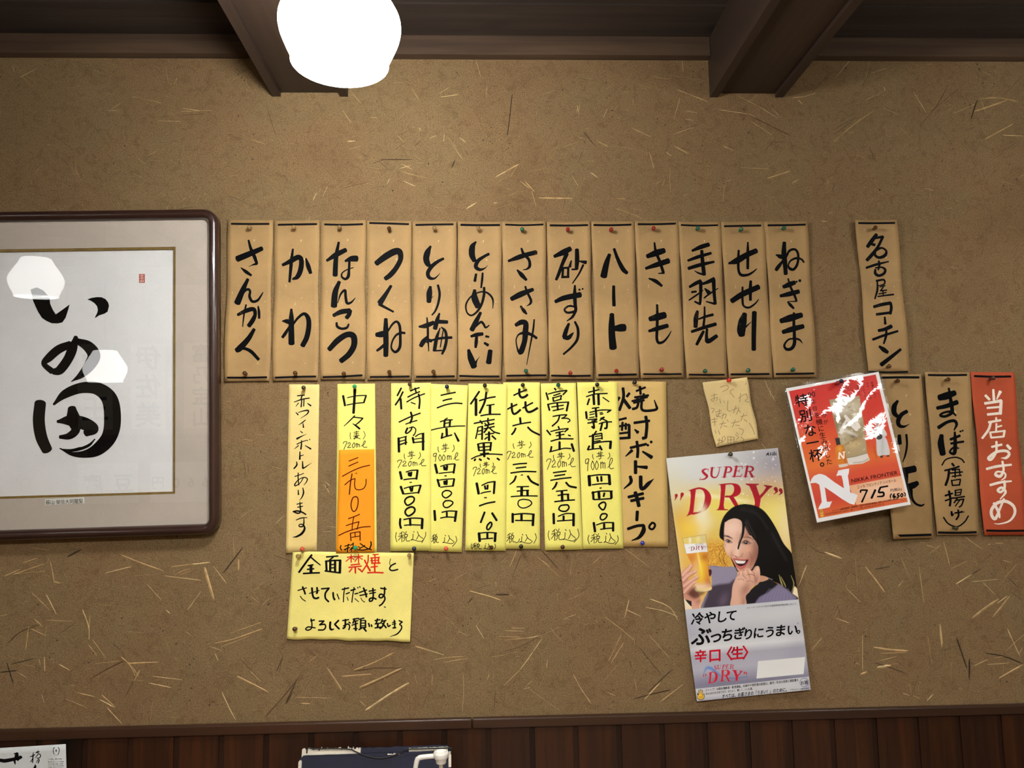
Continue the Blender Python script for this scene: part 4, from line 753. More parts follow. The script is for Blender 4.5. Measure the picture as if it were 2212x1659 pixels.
LO = 'strips pinned below at the right'
for key, q, label, text, mat, ink_, bars, kw in (
    ('tori', [(1901, 808), (1988.8, 808), (2016.7, 1162.3), (1929.2, 1164.5)], 'tan paper menu strip brushed とり天, partly hidden behind the orange whisky poster', """
46 258,288,26 226,340,48 226,400,48 256,435,34; 28 345,386,36 292,420,40 262,480,42 276,522,36 320,530,22 370,506,4; 40 274,612,32 275,690,46; 20 340,606,22 346,700,20 332,790,18 306,864,10; 60 270,952,60 345,944,64 420,928,64; 60 330,960 325,1090; 50 300,1120,60 400,1086,62 445,1062,44; 26 370,1130,60 380,1180,44 398,1220,26 432,1260,22 480,1276,20 508,1262,12""", M_KRAFT, B2, ["22 90,69 280,66 458,66", "22 228,1560 400,1556 572,1550"], dict(base=0.0045, lift=(0, 0, 0, 0.012), ph=0.2)),
    ('matsu', [(1999, 803.4), (2094, 804.2), (2114.8, 1156), (2023.8, 1156.2)], 'tan paper menu strip brushed まつば（唐揚げ）, beside the red strip', """
50 650,258,58 720,240,70 798,212,52; 40 630,356,34 720,336,42 820,300,46; 30 740,168,20 755,260,32 772,370,36 760,408,30 702,435,26 660,424,24 690,400,20 760,390,24 808,426,16; 26 642,540,36 722,490,30 790,476,30 814,510,28 790,565,12; 46 672,612,40 666,690,62 684,790,58; 26 755,652 845,616; 22 760,690 880,672; 28 797,582,20 800,660,34 800,745,38 788,786,32 750,770,20 782,730,18 835,735,14; 18 846,575 856,576; 18 868,567 874,571;
14 675,895 715,840 800,820 860,838 886,870; 20 770,878 790,902; 18 702,945 800,920 838,905; 24 742,935 735,1010 710,1084; 15 748,970 870,958; 13 770,1000 860,990; 15 800,920 800,1010; 13 772,942 840,932! 845,985; 15 766,1035 776,1086; 13 768,1040 850,1026; 15 850,1030 840,1085; 14 772,1086 842,1080;
18 706,1182 776,1160; 22 742,1138 756,1220 750,1278; 15 706,1230 780,1202; 16 802,1130 802,1182; 12 802,1132 860,1122! 850,1176; 11 802,1156 850,1150; 12 802,1180 850,1175; 15 780,1206 890,1190; 15 820,1206 790,1250; 15 808,1226 882,1214! 862,1270 838,1290; 12 845,1222 802,1280; 20 766,1332 771,1368 786,1352,10; 16 796,1346 870,1335; 18 828,1316 832,1370 810,1408; 12 862,1326 864,1330; 12 880,1334 883,1338; 14 690,1386 738,1448 820,1474 888,1430 925,1372""", M_KRAFT, B2, ["20 548,44 730,46 908,43", "20 642,1529 820,1532 998,1526"], dict(base=0.0045, ph=0.35)),
    ('red', [(2097.6, 803.4), (2190.3, 804.2), (2219, 1156), (2126.2, 1156.5)], 'red orange paper strip with white brushed 当店おすすめ, rightmost on the wall', """
24 1160,182,22 1166,280,26; 20 1086,236,26 1124,276,24; 24 1226,200,32 1192,272,12; 26 1080,312,26 1160,300,26 1235,286,30; 28 1234,286 1226,410,32; 20 1102,355 1220,345; 24 1106,416 1222,405;
20 1186,446 1190,480; 22 1116,490 1230,470; 24 1136,490 1114,560 1056,640,22; 18 1190,502 1186,570; 16 1190,536 1240,522; 20 1130,582 1140,635; 18 1130,586 1272,570; 22 1266,575 1256,626; 18 1140,635 1255,625;
22 1145,722 1240,700; 22 1190,672 1186,770 1140,840,26 1115,825 1190,770 1280,760 1310,790 1280,825 1235,826,8; 26 1290,706 1320,740,30; 28 1096,930,24 1200,905,26 1330,890,20; 24 1246,858,22 1256,940 1226,998,28 1182,985 1200,955,18 1268,970 1270,1010 1235,1036,8; 24 1130,1082 1230,1056 1330,1045,16; 24 1265,1042 1265,1110 1230,1148 1202,1130 1240,1106 1275,1150 1225,1215,10; 26 1166,1252 1210,1340 1220,1390,16; 24 1260,1212,22 1220,1310 1180,1398,30 1146,1370 1146,1310 1200,1250 1280,1236 1350,1280,28 1362,1350,26 1312,1420,18 1220,1448,12 1170,1444,6""", M_RED, M_WHITE, ["20 982,54 1150,60 1325,58", "20 1097,1511 1270,1514 1455,1512"], dict(base=0.0045, ph=0.15))):
    s = sheet(key, 'menu_strip', label, 'menu strip', q, mat, [('N', text, ink_)], group=LO, bow=-0.001, side=0.0018, wave=0.0016, thick=0.0009, waist=1.4, **kw)
    for b in bars: Ink().write('N', b).build('border_line', M_EDGEINK, s.ob, s.ink)

# ------------------------------------------------------------------ the lower row: bottle and price strips
PR = 'yellow price strips'
sheet('wine', 'menu_strip', 'narrow cream paper strip lettered 赤ワインボトルあります, left of the yellow price strips', 'menu strip', [(624.5, 830.2), (690, 830.4), (684.2, 1190), (617.5, 1195.2)], M_CREAM, [('F', """
18 222,242 330,232; 18 300,228 285,265,20 276,300; 18 175,335,12 290,296,20 405,275,16; 18 290,300 280,408,22; 18 322,298 318,398,18; 14 240,350,16 200,402,8; 22 375,355,14 425,390,26; 18 200,490,12 235,525,22; 16 235,492,12 320,466,18 385,462,24 372,510,18 270,580,6; 14 348,600,12 300,640,18 240,680,6; 22 308,655,12 315,715,24; 16 265,765,8 300,795,18; 26 215,885,30 270,855,20 365,810,4; 16 215,965,16 290,930,16 365,905,12; 22 285,905,12 285,970,22 275,1040,24; 14 240,985,18 180,1035,8; 22 340,985,12 425,1035,26; 13 370,905 378,915; 15 404,890 412,899; 24 262,1075,16 260,1190,28; 18 265,1142 315,1125,12; 20 212,1225,14 215,1275,24 172,1330,22; 22 300,1220,16 305,1322,28! 320,1320,22 375,1285,14 438,1243,4""", M_PEN),
('G', """16 185,340,16 250,320,14 320,294,12; 18 236,285,16 235,370,18 246,470,18; 14 312,360,14 270,430,14 200,480,18 184,460,20 240,390,14 320,355,16 370,372,18 360,420,16 320,470,8; 24 236,540,14 240,612,24; 22 305,510,14 316,580,24 292,650,18 256,695,8; 16 215,755 300,735; 16 225,800 305,785; 20 262,720,14 266,800,22 270,870,20 230,890,24 168,866,22; 22 158,866,22 220,855,24 290,872,24 352,908,22; 16 205,992,14 280,962,18 370,955,12; 20 320,950,12 320,1040,22 300,1088,22 250,1085,18 258,1056,16 310,1062,20 332,1120,32 292,1190,36 220,1235,28 154,1248,8""", M_PEN)], base=0.003, bow=0.0006, wave=0.0006)
s2 = sheet('naka', 'price_strip', 'single yellow paper price strip with an orange slip over its lower part', 'price strip', [(729, 829.4), (810, 828.7), (814, 1192.6), (725.7, 1194)], M_YEL, [('F', """
30 906,240 935,390; 14 970,270 1110,242,16 1255,236,16; 24 1250,240 1215,345; 16 960,380 1090,356 1225,342; 36 1082,150 1075,300 1062,500; 18 1080,540 1000,620,16 920,695,10; 17 1066,562 1200,576; 18 1204,576 1140,640 1080,684,14; 20 1050,658,10 1100,690,24 1155,735,26; 8 1015,790 1010,840 1020,890; 8 1212,770 1236,830 1205,890; 9 1065,790 1140,775; 9 1070,815 1135,805; 9 1105,765 1105,840; 9 1060,845 1150,830; 9 1100,840 1065,885; 9 1085,855! 1130,850 1070,890; 9 1090,860 1165,886; @ml7 908,915 1265,1045""", M_PEN)], group=PR, grow=1.1, base=0.003, bow=0.0006, wave=0.0008)
sheet('slip', 'price_slip', 'orange paper slip penned 三九〇五円, pasted over a yellow price strip', 'price slip', [(732.2, 972), (808, 970.2), (809, 1193.2), (726, 1194.8)], M_ORANGE, [('G', """
15 995,110 1060,85 1130,58; 15 990,187 1060,155 1130,125; 16 895,338 1050,255 1180,202 1305,172; 18 1040,300 1015,450 1000,610; 15 930,467 1010,400 1085,370! 1078,450 1090,520 1140,540 1210,520 1245,460 1250,380; 14 1095,295 1112,293; 17 1100,640 1052,660 1026,750 1036,830 1070,864 1110,820 1130,740 1125,662 1098,640; 16 985,970 1060,945 1155,905; 15 1066,945 1050,1030 1040,1132; 15 950,1075 1040,1045 1145,1015! 1130,1070 1115,1132; 16 840,1222 950,1170 1100,1120 1200,1096 1315,1088; 18 1015,1190 1025,1300; 15 1010,1190 1090,1175 1165,1165; 18 1160,1165 1160,1295; 14 1085,1185 1085,1240; 14 1035,1250 1150,1230""", M_DRED),
('G', """18 876,1370 864,1410 888,1440; 16 930,1382 1010,1360; 15 920,1432 1010,1400; 18 985,1350 970,1470; 16 975,1402 936,1440; 15 1020,1370 1060,1338; 15 1005,1442 1040,1400! 1030,1462; 15 1060,1330 1052,1420; 13 1130,1390 1158,1400; 16 1160,1340 1230,1390 1300,1430; 17 1120,1432 1200,1440 1300,1422 1330,1438; 15 1232,1370 1150,1420; 20 1320,1312 1325,1360 1302,1418""", M_PEN)], base=0.0052, bow=0.0004, wave=0.0004)
sheet('mitake', 'price_strip', 'second from left of the six touching yellow price strips, left edge tucked underneath', 'price strip', [(925, 828.8), (1011, 832.3), (997.5, 1192.6), (925.5, 1191)], M_YEL, [('H', """
20 845,235 950,212 1065,190; 20 875,316 940,297 1010,285; 20 790,422 920,376 1060,352 1165,358; 17 900,600 945,573; 18 835,630 920,606 1020,600; 28 902,612 896,700; 28 985,608 976,700; 16 905,655 985,640; 16 695,755 850,720 1050,696 1205,692; 34 930,730 935,840; 26 870,800 855,878; 20 850,875 920,850 1010,826; 30 1050,795,20 1110,918,34; @imo 795,950 1045,1085; @ml9 735,1090 1118,1225""", M_PEN),
('I', """34 760,160 790,290; 16 840,190 940,162 1055,152; 28 1055,158 1035,290; 36 895,195 905,240; 30 940,180 930,245; 16 815,295 920,282 1040,272; 15 900,332 930,330; 30 795,385 825,490; 16 790,400 900,384 1050,374; 28 1045,380 1025,485; 40 902,412 906,455; 30 935,400 930,460; 16 840,502 930,490 1035,483; 20 920,548 872,580 872,630 920,660 975,630 1006,590 975,556 918,550; 20 920,700 882,740 892,790 940,805 1000,770 1026,730 985,702 918,704; 34 750,850 760,995; 18 860,876 960,856 1090,860; 34 1075,866 1055,1010; 28 935,876 935,950; 18 840,962 930,946 1050,950; @zei 708,1200 815,1340; @komi 865,1215 1050,1345; 9 1068,1230 1082,1300 1020,1386""", M_PEN)], group=PR, grow=1.1, base=0.0028, bow=0.0006, wave=0.0004)
sheet('samurai', 'price_strip', 'leftmost of the six touching yellow paper price strips', 'price strip', [(845, 828), (931, 827), (931.2, 1189.5), (843, 1190.5)], M_YEL, [('H', """
24 255,125 195,240; 24 280,182 225,290 165,380; 30 245,285 255,438; 20 390,170 455,142 525,120; 22 460,125 475,190; 20 350,262 440,216 530,180; 19 335,335 450,270 605,210; 34 512,215,26 530,310 520,432; 26 400,340,16 465,365; 20 220,635 380,560 540,500; 28 396,486 415,570 385,650; 17 320,665 400,636 490,610; 26 348,722 320,790 345,800,20 395,760 412,718; 24 372,722,16 430,708 470,742 460,800 432,838,18; 34 215,872 220,1080; 16 210,880 335,846; 24 320,850 320,970; 16 215,926 320,900; 20 220,976 340,935; 30 425,865 440,945; 16 465,850 520,816 595,800; 34 580,812 580,1050; 14 440,890 560,876; 18 440,940 600,925; @imo 290,1060 540,1190; @ml7 195,1190 625,1320""", M_PEN),
('I', """34 236,270 260,378; 17 325,275 400,252 500,244; 30 498,246 480,380; 26 362,285 368,330; 34 380,285 396,335; 22 410,275 402,330; 19 290,390 380,376 480,370; 14 380,428 410,428; 34 246,490 285,600; 17 295,520 400,490 545,470; 28 545,470 508,590; 34 386,500 406,560; 24 425,498 416,560; 17 300,602 400,590 510,580; 24 375,642 325,670 307,720 340,768 385,758 435,718 449,670 420,642 372,644; 26 380,800 330,830 312,880 350,928 400,914 450,868 454,820 420,796 378,800; 30 240,970 235,1050 250,1112; 19 290,985 380,966 460,962 575,968; 36 570,975 562,1118; 32 386,975 390,1070; 17 300,1070 400,1062 540,1066; 9 180,1175 170,1250 190,1320; @zei 210,1160 385,1320; @komi 390,1158 595,1310; 9 620,1170 615,1230 560,1332""", M_PEN)], group=PR, grow=1.1, base=0.0042, bow=0.0006, wave=0.0004)
sheet('nana', 'price_strip', 'fourth from left of the six touching yellow price strips, topped by several 七', 'price strip', [(1087, 826), (1166.5, 826), (1166.5, 1186), (1085, 1185.5)], M_YEL, [('J', """
22 205,235 300,190 400,150; 32 290,140 290,220 320,264 370,258 412,225; 22 115,440 190,400 255,370; 30 175,356 180,460 206,512 250,498 305,450; 22 340,425 430,375 490,345; 32 380,332 386,430 420,482 480,472 560,425; 30 300,570 308,650; 20 190,690 310,660 460,636; 26 236,725 210,780 175,820; 26 415,710 480,770 590,825; @imo 190,905 465,1030; @ml7 105,1060 500,1195; 20 195,1270 300,1256 400,1250; 20 240,1322 390,1305; 20 160,1395 350,1372 540,1376; 15 315,1428 340,1422; 26 240,1440 210,1510 145,1565,16; 30 415,1440 470,1520 575,1575""", M_PEN),
('K', """18 250,495 430,490; 38 325,500 322,630; 18 255,560 330,552 430,546; 34 410,550 412,630; 18 165,642 350,630 560,632; 17 350,680 285,700 270,760 310,804 370,810 440,780 474,740 440,696 348,680; 34 190,895 190,1025; 20 180,912 350,895 515,905; 36 500,910 490,1072; 34 322,912 322,1000; 18 230,996 480,1000; @zei 100,1180 235,1335; 9 235,1330 270,1320 295,1270; @komi 285,1200 488,1340; 9 525,1190 542,1260 505,1340""", M_PEN)], group=PR, grow=1.1, base=0.0028, bow=0.0006, wave=0.0004)
sheet('sato', 'price_strip', 'third from left of the six touching yellow price strips, right of a dark gap', 'price strip', [(1012, 828.4), (1096, 830), (1092.6, 1190), (1005, 1189.3)], M_YEL, [('H', """
26 1420,176 1350,280 1290,365; 38 1370,290 1370,532; 22 1420,316 1550,276 1660,256; 30 1525,190 1500,330 1425,500; 18 1530,386 1645,370; 38 1580,386 1578,520; 20 1440,540 1560,520 1735,518; 20 1340,655 1480,625 1645,595; 22 1430,610 1465,660; 22 1550,575 1545,640; 20 1400,712 1385,800 1365,880; 18 1396,715 1470,696; 26 1465,700 1460,895; 16 1405,770 1465,756; 16 1400,820 1465,810; 22 1500,690 1640,655; 18 1500,650 1530,680; 20 1490,736 1645,700; 24 1560,640 1540,720 1490,790; 20 1570,720 1640,780 1725,806; 32 1565,782 1565,908; 18 1510,820 1640,800; 20 1500,890 1540,860; 24 1610,840 1665,890; 28 1400,960 1415,1060; 18 1390,965 1480,946 1605,940; 28 1595,945 1582,1060; 34 1485,955 1495,1150; 18 1415,1010 1590,996; 18 1415,1060 1585,1046; 16 1430,1110 1560,1096; 18 1300,1185 1400,1140 1560,1112 1765,1120; 26 1362,1185 1346,1210; 26 1420,1185 1450,1205; 24 1540,1170 1570,1190; 26 1686,1175 1720,1200; @imo 1425,1225 1632,1312; @ml7 1325,1295 1680,1440""", M_PEN),
('I', """36 1380,440 1410,600; 18 1455,475 1550,432 1655,415; 30 1650,415 1636,595; 28 1502,480 1512,530; 28 1545,470 1540,530; 17 1440,595 1500,576 1590,562; 16 1495,658 1530,656; 22 1420,780 1530,742 1655,718; 28 1500,872 1440,1028; 32 1610,886 1680,998; 24 1580,1025 1540,1070 1532,1118 1556,1134 1600,1080 1602,1032 1578,1025; 38 1415,1185 1425,1308; 18 1405,1190 1540,1176 1680,1185; 36 1660,1190 1652,1310; 30 1540,1185 1540,1268; 18 1440,1276 1620,1262; 9 1305,1345 1298,1380 1315,1430; @zei 1310,1330 1458,1430; @komi 1480,1340 1625,1430; 9 1650,1345 1664,1390 1640,1425""", M_PEN)], group=PR, grow=1.1, base=0.0046, bow=0.0006, wave=0.0004)
sheet('tomi', 'price_strip', 'fifth from left of the six touching yellow price strips, green pin on top', 'price strip', [(1168, 828.4), (1244, 827), (1259, 1187), (1177.6, 1189)], M_YEL, [('J', """
24 815,130 835,155; 24 690,196 720,300; 18 720,216 850,182 1000,160; 22 1000,165 940,225; 18 800,240 900,206; 22 790,265 800,328; 18 790,276 920,236; 20 920,240 902,290; 18 800,325 920,290; 26 716,366 740,460; 18 710,370 850,346 1030,336; 28 1020,345 995,468; 26 855,346 865,455; 18 770,410 950,382; 18 790,465 950,432; 18 790,550 900,530 1000,525! 962,560 920,578! 1010,580 1045,610 1012,640; 22 890,545 860,620 780,695; 22 870,700 885,730; 24 700,756 755,825; 18 755,776 880,746 1020,730; 20 1020,735 966,780; 18 830,796 950,770; 18 840,840 960,816; 32 890,780 895,890; 20 1020,830 1055,840; 20 760,920 900,886 1095,885; 32 890,930 890,1045; 26 770,1000 755,1075; 18 740,1080 850,1052 960,1026 1060,1030; 32 1070,960 1105,1070; @imo 790,1085 1045,1195; @ml7 695,1170 1130,1345; 20 795,1390 990,1365; 20 815,1440 970,1416; 20 755,1505 900,1480 1065,1462; 28 850,1535 820,1600 780,1640,18; 28 985,1535 1040,1590 1140,1612""", M_PEN),
('K', """18 840,562 1005,546; 36 925,556 930,708; 20 865,626 940,610 1030,606; 30 1015,610 1020,690; 20 815,718 960,700 1115,690; 22 960,765 902,780 880,830 930,860 990,855 1030,810 1010,766 956,768; 34 800,895 805,1045; 18 870,935 980,896 1110,895; 36 1100,900 1098,1075; 30 950,930 950,1000; 18 855,1006 1100,990; 9 730,1150 720,1220 740,1295; @zei 765,1120 935,1300; @komi 930,1130 1140,1305; 9 1160,1120 1178,1230 1105,1326""", M_PEN)], group=PR, grow=1.1, base=0.0034, bow=0.0006, wave=0.0006)
sheet('shochu', 'menu_strip', 'tan paper strip lettered 焼酎ボトルキープ, its left edge under a yellow price strip', 'menu strip', [(1314, 823), (1439, 824.6), (1443.6, 1181.5), (1325, 1181)], M_KRAFT2, [('M', """
22 200,102 204,190 166,310; 20 260,150 236,182; 26 205,210 265,290; 20 166,190 150,215; 16 325,130 410,95; 18 360,88 366,160; 17 310,190 440,170; 18 330,182 346,230; 18 396,156 390,200; 16 285,225 430,186; 16 300,242 400,216; 20 345,240 330,285 290,300; 20 376,230 375,296 410,316 500,308 522,292! 495,215,8; 17 160,402 230,385; 22 258,452 258,575; 16 165,462 260,446; 18 196,425 190,500; 18 226,435 226,490; 16 165,530 255,520; 20 170,576 260,570; 20 305,430 450,410; 24 415,370 425,450 415,568! 385,576; 20 310,492,10 340,520,26; 20 270,665 350,646 420,630; 22 330,605 340,680 336,755; 20 285,690,24 225,745,8; 26 385,700,14 470,755,30; 18 430,636 438,645; 20 462,605 470,615; 26 318,790 318,905; 20 330,842,14 425,850,28; 24 268,935 274,990 210,1050,10; 28 366,935 370,1040 396,1046 440,1002 490,958,5; 22 250,1130 350,1106 390,1096; 22 275,1165 395,1140; 28 315,1085 335,1150 350,1215; 24 335,1265 330,1350; 22 245,1430 330,1402 395,1396! 392,1450,34 350,1510,24 282,1540,8; 17 476,1370 450,1400 452,1425 480,1432 502,1400 492,1376 472,1372""", M_PEN)], grow=1.28, base=0.0028, bow=0.0008, side=0.001)
sheet('kiri', 'price_strip', 'rightmost of the six touching yellow price strips, overlapping a tan strip', 'price strip', [(1246.6, 826), (1333.5, 825), (1347, 1184.7), (1259.5, 1186)], M_YEL, [('J', """
28 1400,116 1405,210; 20 1320,190 1480,150; 18 1290,255 1420,216 1605,206; 34 1396,226 1405,370; 34 1470,220 1475,375; 24 1335,286 1306,375; 26 1535,265,16 1630,330; 18 1375,430 1480,416; 30 1430,436 1440,560; 18 1340,490 1500,456 1660,455; 30 1285,480 1296,580; 22 1655,456 1602,490; 15 1340,526 1410,510; 15 1335,570 1410,556; 15 1490,500 1530,490; 15 1495,520 1540,510; 18 1310,600 1450,586; 18 1370,620 1450,602; 26 1430,590 1402,640; 20 1310,650 1450,630; 28 1396,640 1405,722 1372,702; 18 1500,580 1560,560 1490,610; 20 1510,576 1600,620; 18 1480,660 1560,636 1670,630; 28 1530,640 1500,760; 28 1600,640 1592,722 1562,726; 22 1440,770 1410,810; 20 1330,850 1400,836; 34 1390,820 1386,1035; 20 1390,825 1520,802! 1525,890; 16 1420,850 1510,836; 16 1420,890 1520,876; 18 1410,926 1500,910; 20 1390,955 1520,930 1665,920; 36 1655,925 1645,1028; 26 1335,990 1310,1048; 18 1310,1050 1400,1036 1500,1026; 28 1490,990 1520,1050; @imo 1375,1070 1640,1190; @ml9 1275,1170 1700,1365""", M_PEN),
('K', """44 1330,330 1340,475; 20 1320,336 1470,316 1640,315; 40 1630,320 1640,460; 30 1450,346 1465,415; 30 1512,340 1516,410; 18 1375,465 1500,450 1640,445; 18 1490,515 1515,512; 32 1390,570 1396,680; 20 1370,586 1500,560 1680,560; 36 1660,570 1665,660; 38 1476,580 1482,660; 28 1560,586 1546,640; 20 1400,686 1520,680 1665,670; 24 1520,730 1482,760 1482,790 1530,838 1560,820 1580,760 1560,726 1518,730; 22 1530,895 1502,930 1502,975 1540,988 1580,960 1600,916 1570,896 1528,900; 34 1400,1030 1420,1165; 18 1440,1065 1550,1032 1700,1030; 32 1690,1036 1690,1155; 32 1556,1050 1556,1125; 18 1500,1130 1600,1116 1690,1110; 9 1330,1215 1314,1280 1335,1350; @zei 1355,1190 1525,1340; @komi 1545,1185 1728,1345; 9 1755,1220 1766,1290 1715,1360""", M_PEN)], group=PR, grow=1.1, base=0.0044, bow=0.0006, wave=0.0004)
sheet('notice', 'notice_sheet', 'pale yellow no-smoking notice with 禁煙 in red, pinned below the price strips', 'notice', [(632.5, 1190.8), (894, 1194.5), (885.7, 1386), (619.5, 1380)], M_YEL2, [('L', """
30 508,128,24 430,230 315,390; 26 490,160,18 560,220 635,280,14; 18 450,290 530,276; 18 440,345 540,336; 36 496,286 496,390; 20 380,408 500,400 625,396; 18 725,160 900,145; 18 830,160 770,210; 26 722,225 730,370; 20 710,225 830,212 945,210; 32 932,216 926,398; 28 785,228 782,370; 28 856,226 856,370; 16 790,276 850,270; 16 795,325 850,320; 20 705,368 810,382 930,398;
16 1685,186,8 1670,250 1690,305; 18 1760,255 1700,286 1670,330 1692,360 1740,360 1795,345;
20 300,660,14 380,636 430,620; 22 370,605 400,680 410,715; 20 335,745,12 370,790 415,820; 20 470,705,12 550,680 620,660; 24 510,620 520,720 540,770 580,778 612,765; 22 586,615 590,690 575,702; 18 650,636 770,625; 22 762,630 712,700 712,775 760,828; 22 826,690 832,760 850,798 856,780,8; 22 885,712,14 916,790; 18 960,645 1060,622; 24 1000,616,14 985,720 980,832; 16 1020,712 1072,690; 20 1035,758,10 1052,810; 18 1090,660 1160,640; 24 1140,612,14 1120,730 1106,838; 16 1150,712 1200,700; 18 1150,780,10 1210,830; 13 1190,612 1202,625; 13 1220,600 1232,615; 16 1215,692 1330,652; 16 1225,736 1340,712; 22 1280,622 1310,700 1325,758; 18 1240,770,10 1262,810 1300,834; 16 1360,672 1460,652; 16 1370,706 1460,690; 20 1420,626 1425,740 1412,808 1372,820 1372,786 1420,770 1470,790; 18 1535,626 1620,640; 20 1596,612 1590,720 1550,768 1512,755 1532,716 1580,732 1600,790 1560,858 1516,890,20; 13 1590,905 1610,912;
18 490,1112 550,1100; 26 496,1082,16 510,1160 500,1228 450,1254 416,1236 450,1206 510,1210 560,1220; 18 615,1120 692,1116! 640,1162 622,1174! 700,1166 714,1210 680,1248 606,1250; 26 786,1130 780,1210 800,1244 840,1235,12; 22 910,1106 852,1164; 22 850,1165 918,1235; 16 966,1110 1060,1096; 22 1010,1092 1005,1200 972,1228; 17 980,1190 1050,1160 1074,1200 1060,1248; 16 1060,1130 1085,1150; 16 1120,1090 1210,1076; 20 1150,1080 1122,1150; 15 1130,1120 1200,1110; 15 1106,1180 1195,1150; 22 1160,1122 1165,1258; 15 1130,1230 1190,1230; 16 1210,1092 1290,1072; 20 1240,1100 1236,1220; 20 1310,1110 1310,1215; 13 1240,1110 1310,1105; 13 1245,1150 1310,1145; 13 1240,1190 1310,1185; 18 1236,1215 1310,1215; 18 1250,1225 1210,1246; 22 1282,1222 1320,1268; 20 1356,1150 1370,1200; 18 1396,1170 1406,1200; 16 1450,1110 1530,1096; 20 1490,1082 1470,1150; 16 1450,1160 1540,1146; 24 1496,1150 1490,1215; 17 1450,1220 1540,1206; 18 1562,1090 1540,1150; 16 1560,1120 1620,1106; 20 1600,1110 1560,1200 1522,1230; 20 1562,1150 1620,1218; 18 1636,1150 1650,1198 1680,1180; 13 1710,1140 1760,1126; 13 1706,1166 1765,1156; 18 1740,1102 1745,1208 1712,1220 1765,1216; 17 1810,1110 1860,1130! 1820,1165 1848,1190 1842,1240 1780,1310 1676,1350,6""", M_PEN),
('L', """15 1035,166 1130,150; 15 1096,122 1096,240; 13 1086,170 1016,226; 13 1102,170 1140,200; 15 1140,160 1270,146; 15 1206,118 1206,250; 13 1196,166 1150,230; 13 1216,166 1266,196; 18 1092,280 1225,266; 18 1060,316 1250,296; 22 1156,310 1160,400; 17 1110,332 1066,384; 17 1200,332 1250,370; 18 1352,132 1340,250 1256,385; 20 1296,206 1320,258; 24 1332,285 1380,368; 15 1420,126 1505,120; 17 1386,176 1520,166; 20 1402,180 1412,258; 18 1450,130 1456,258; 20 1506,170 1502,258; 15 1385,215 1510,208; 19 1400,252 1530,250; 17 1390,312 1490,300; 22 1446,262 1450,390; 19 1340,396 1450,391 1575,396; 18 1225,342 1258,384""", M_PENRED, 1.15, 'red_lettering')], nu=40, grow=1.25, base=0.0032, bow=0.001, wave=0.0008, edge=1.6, lift=(0, 0, 0.006, 0.001))
sheet('memo', 'memo_card', 'small worn cream memo with faint pencil writing, under a red pin', 'memo', [(1518.5, 826), (1613, 815), (1639, 948), (1546.5, 965.5)], M_MEMO, [('M', """
6 1115,95 1180,76 1190,108 1140,135; 6 1245,110 1210,136 1250,192; 6 1310,150 1300,235; 6 1286,200 1350,160 1375,198 1352,222 1386,236; 6 1030,176 1090,160; 6 1060,150 1056,225 1030,210 1090,190 1080,222; 6 1112,200 1122,246; 6 1150,222 1160,242; 6 1190,220 1185,308 1216,322; 6 1225,312 1290,290 1270,350; 6 1266,270 1240,340; 6 1290,310 1310,330; 6 1030,292 1060,300 1040,336; 6 1070,330 1130,312; 6 1076,350 1130,336; 6 1110,300 1100,370 1076,360 1125,376; 6 1130,362 1175,350 1160,390; 6 1150,335 1132,395; 6 1310,372 1370,356; 6 1340,342 1312,410; 6 1340,396 1370,420; 6 1030,402 1090,390; 6 1036,426 1086,416; 6 1060,380 1066,456; 6 1110,442 1170,430; 6 1146,410 1120,482; 6 1150,456 1180,466; 6 1180,400 1195,420; 6 1220,432 1300,416; 6 1260,400 1232,470; 6 1260,452 1300,456; 6 1270,520 1290,540; 6 1290,480 1335,500 1320,545; 6 1390,430 1420,480 1442,540; 6 1140,560 1130,620 1165,580 1150,552; 6 1186,560! 1190,625! 1245,620! 1250,566! 1186,560; 6 1216,560 1216,620; 6 1190,592 1245,590; 6 1066,500 1076,530; 6 1100,500 1112,540; 6 1090,592 1140,600 1090,632; 6 1110,575 1100,640; 6 1250,616 1270,600 1290,620; 6 1260,540 1290,570 1265,585; 6 1310,560 1340,590 1320,610""", M_PENCIL)], base=0.0032, bow=0.0015, side=0.0015, lift=(0, 0.004, 0.003, 0.004), nu=14, nv=20, waist=1.5)

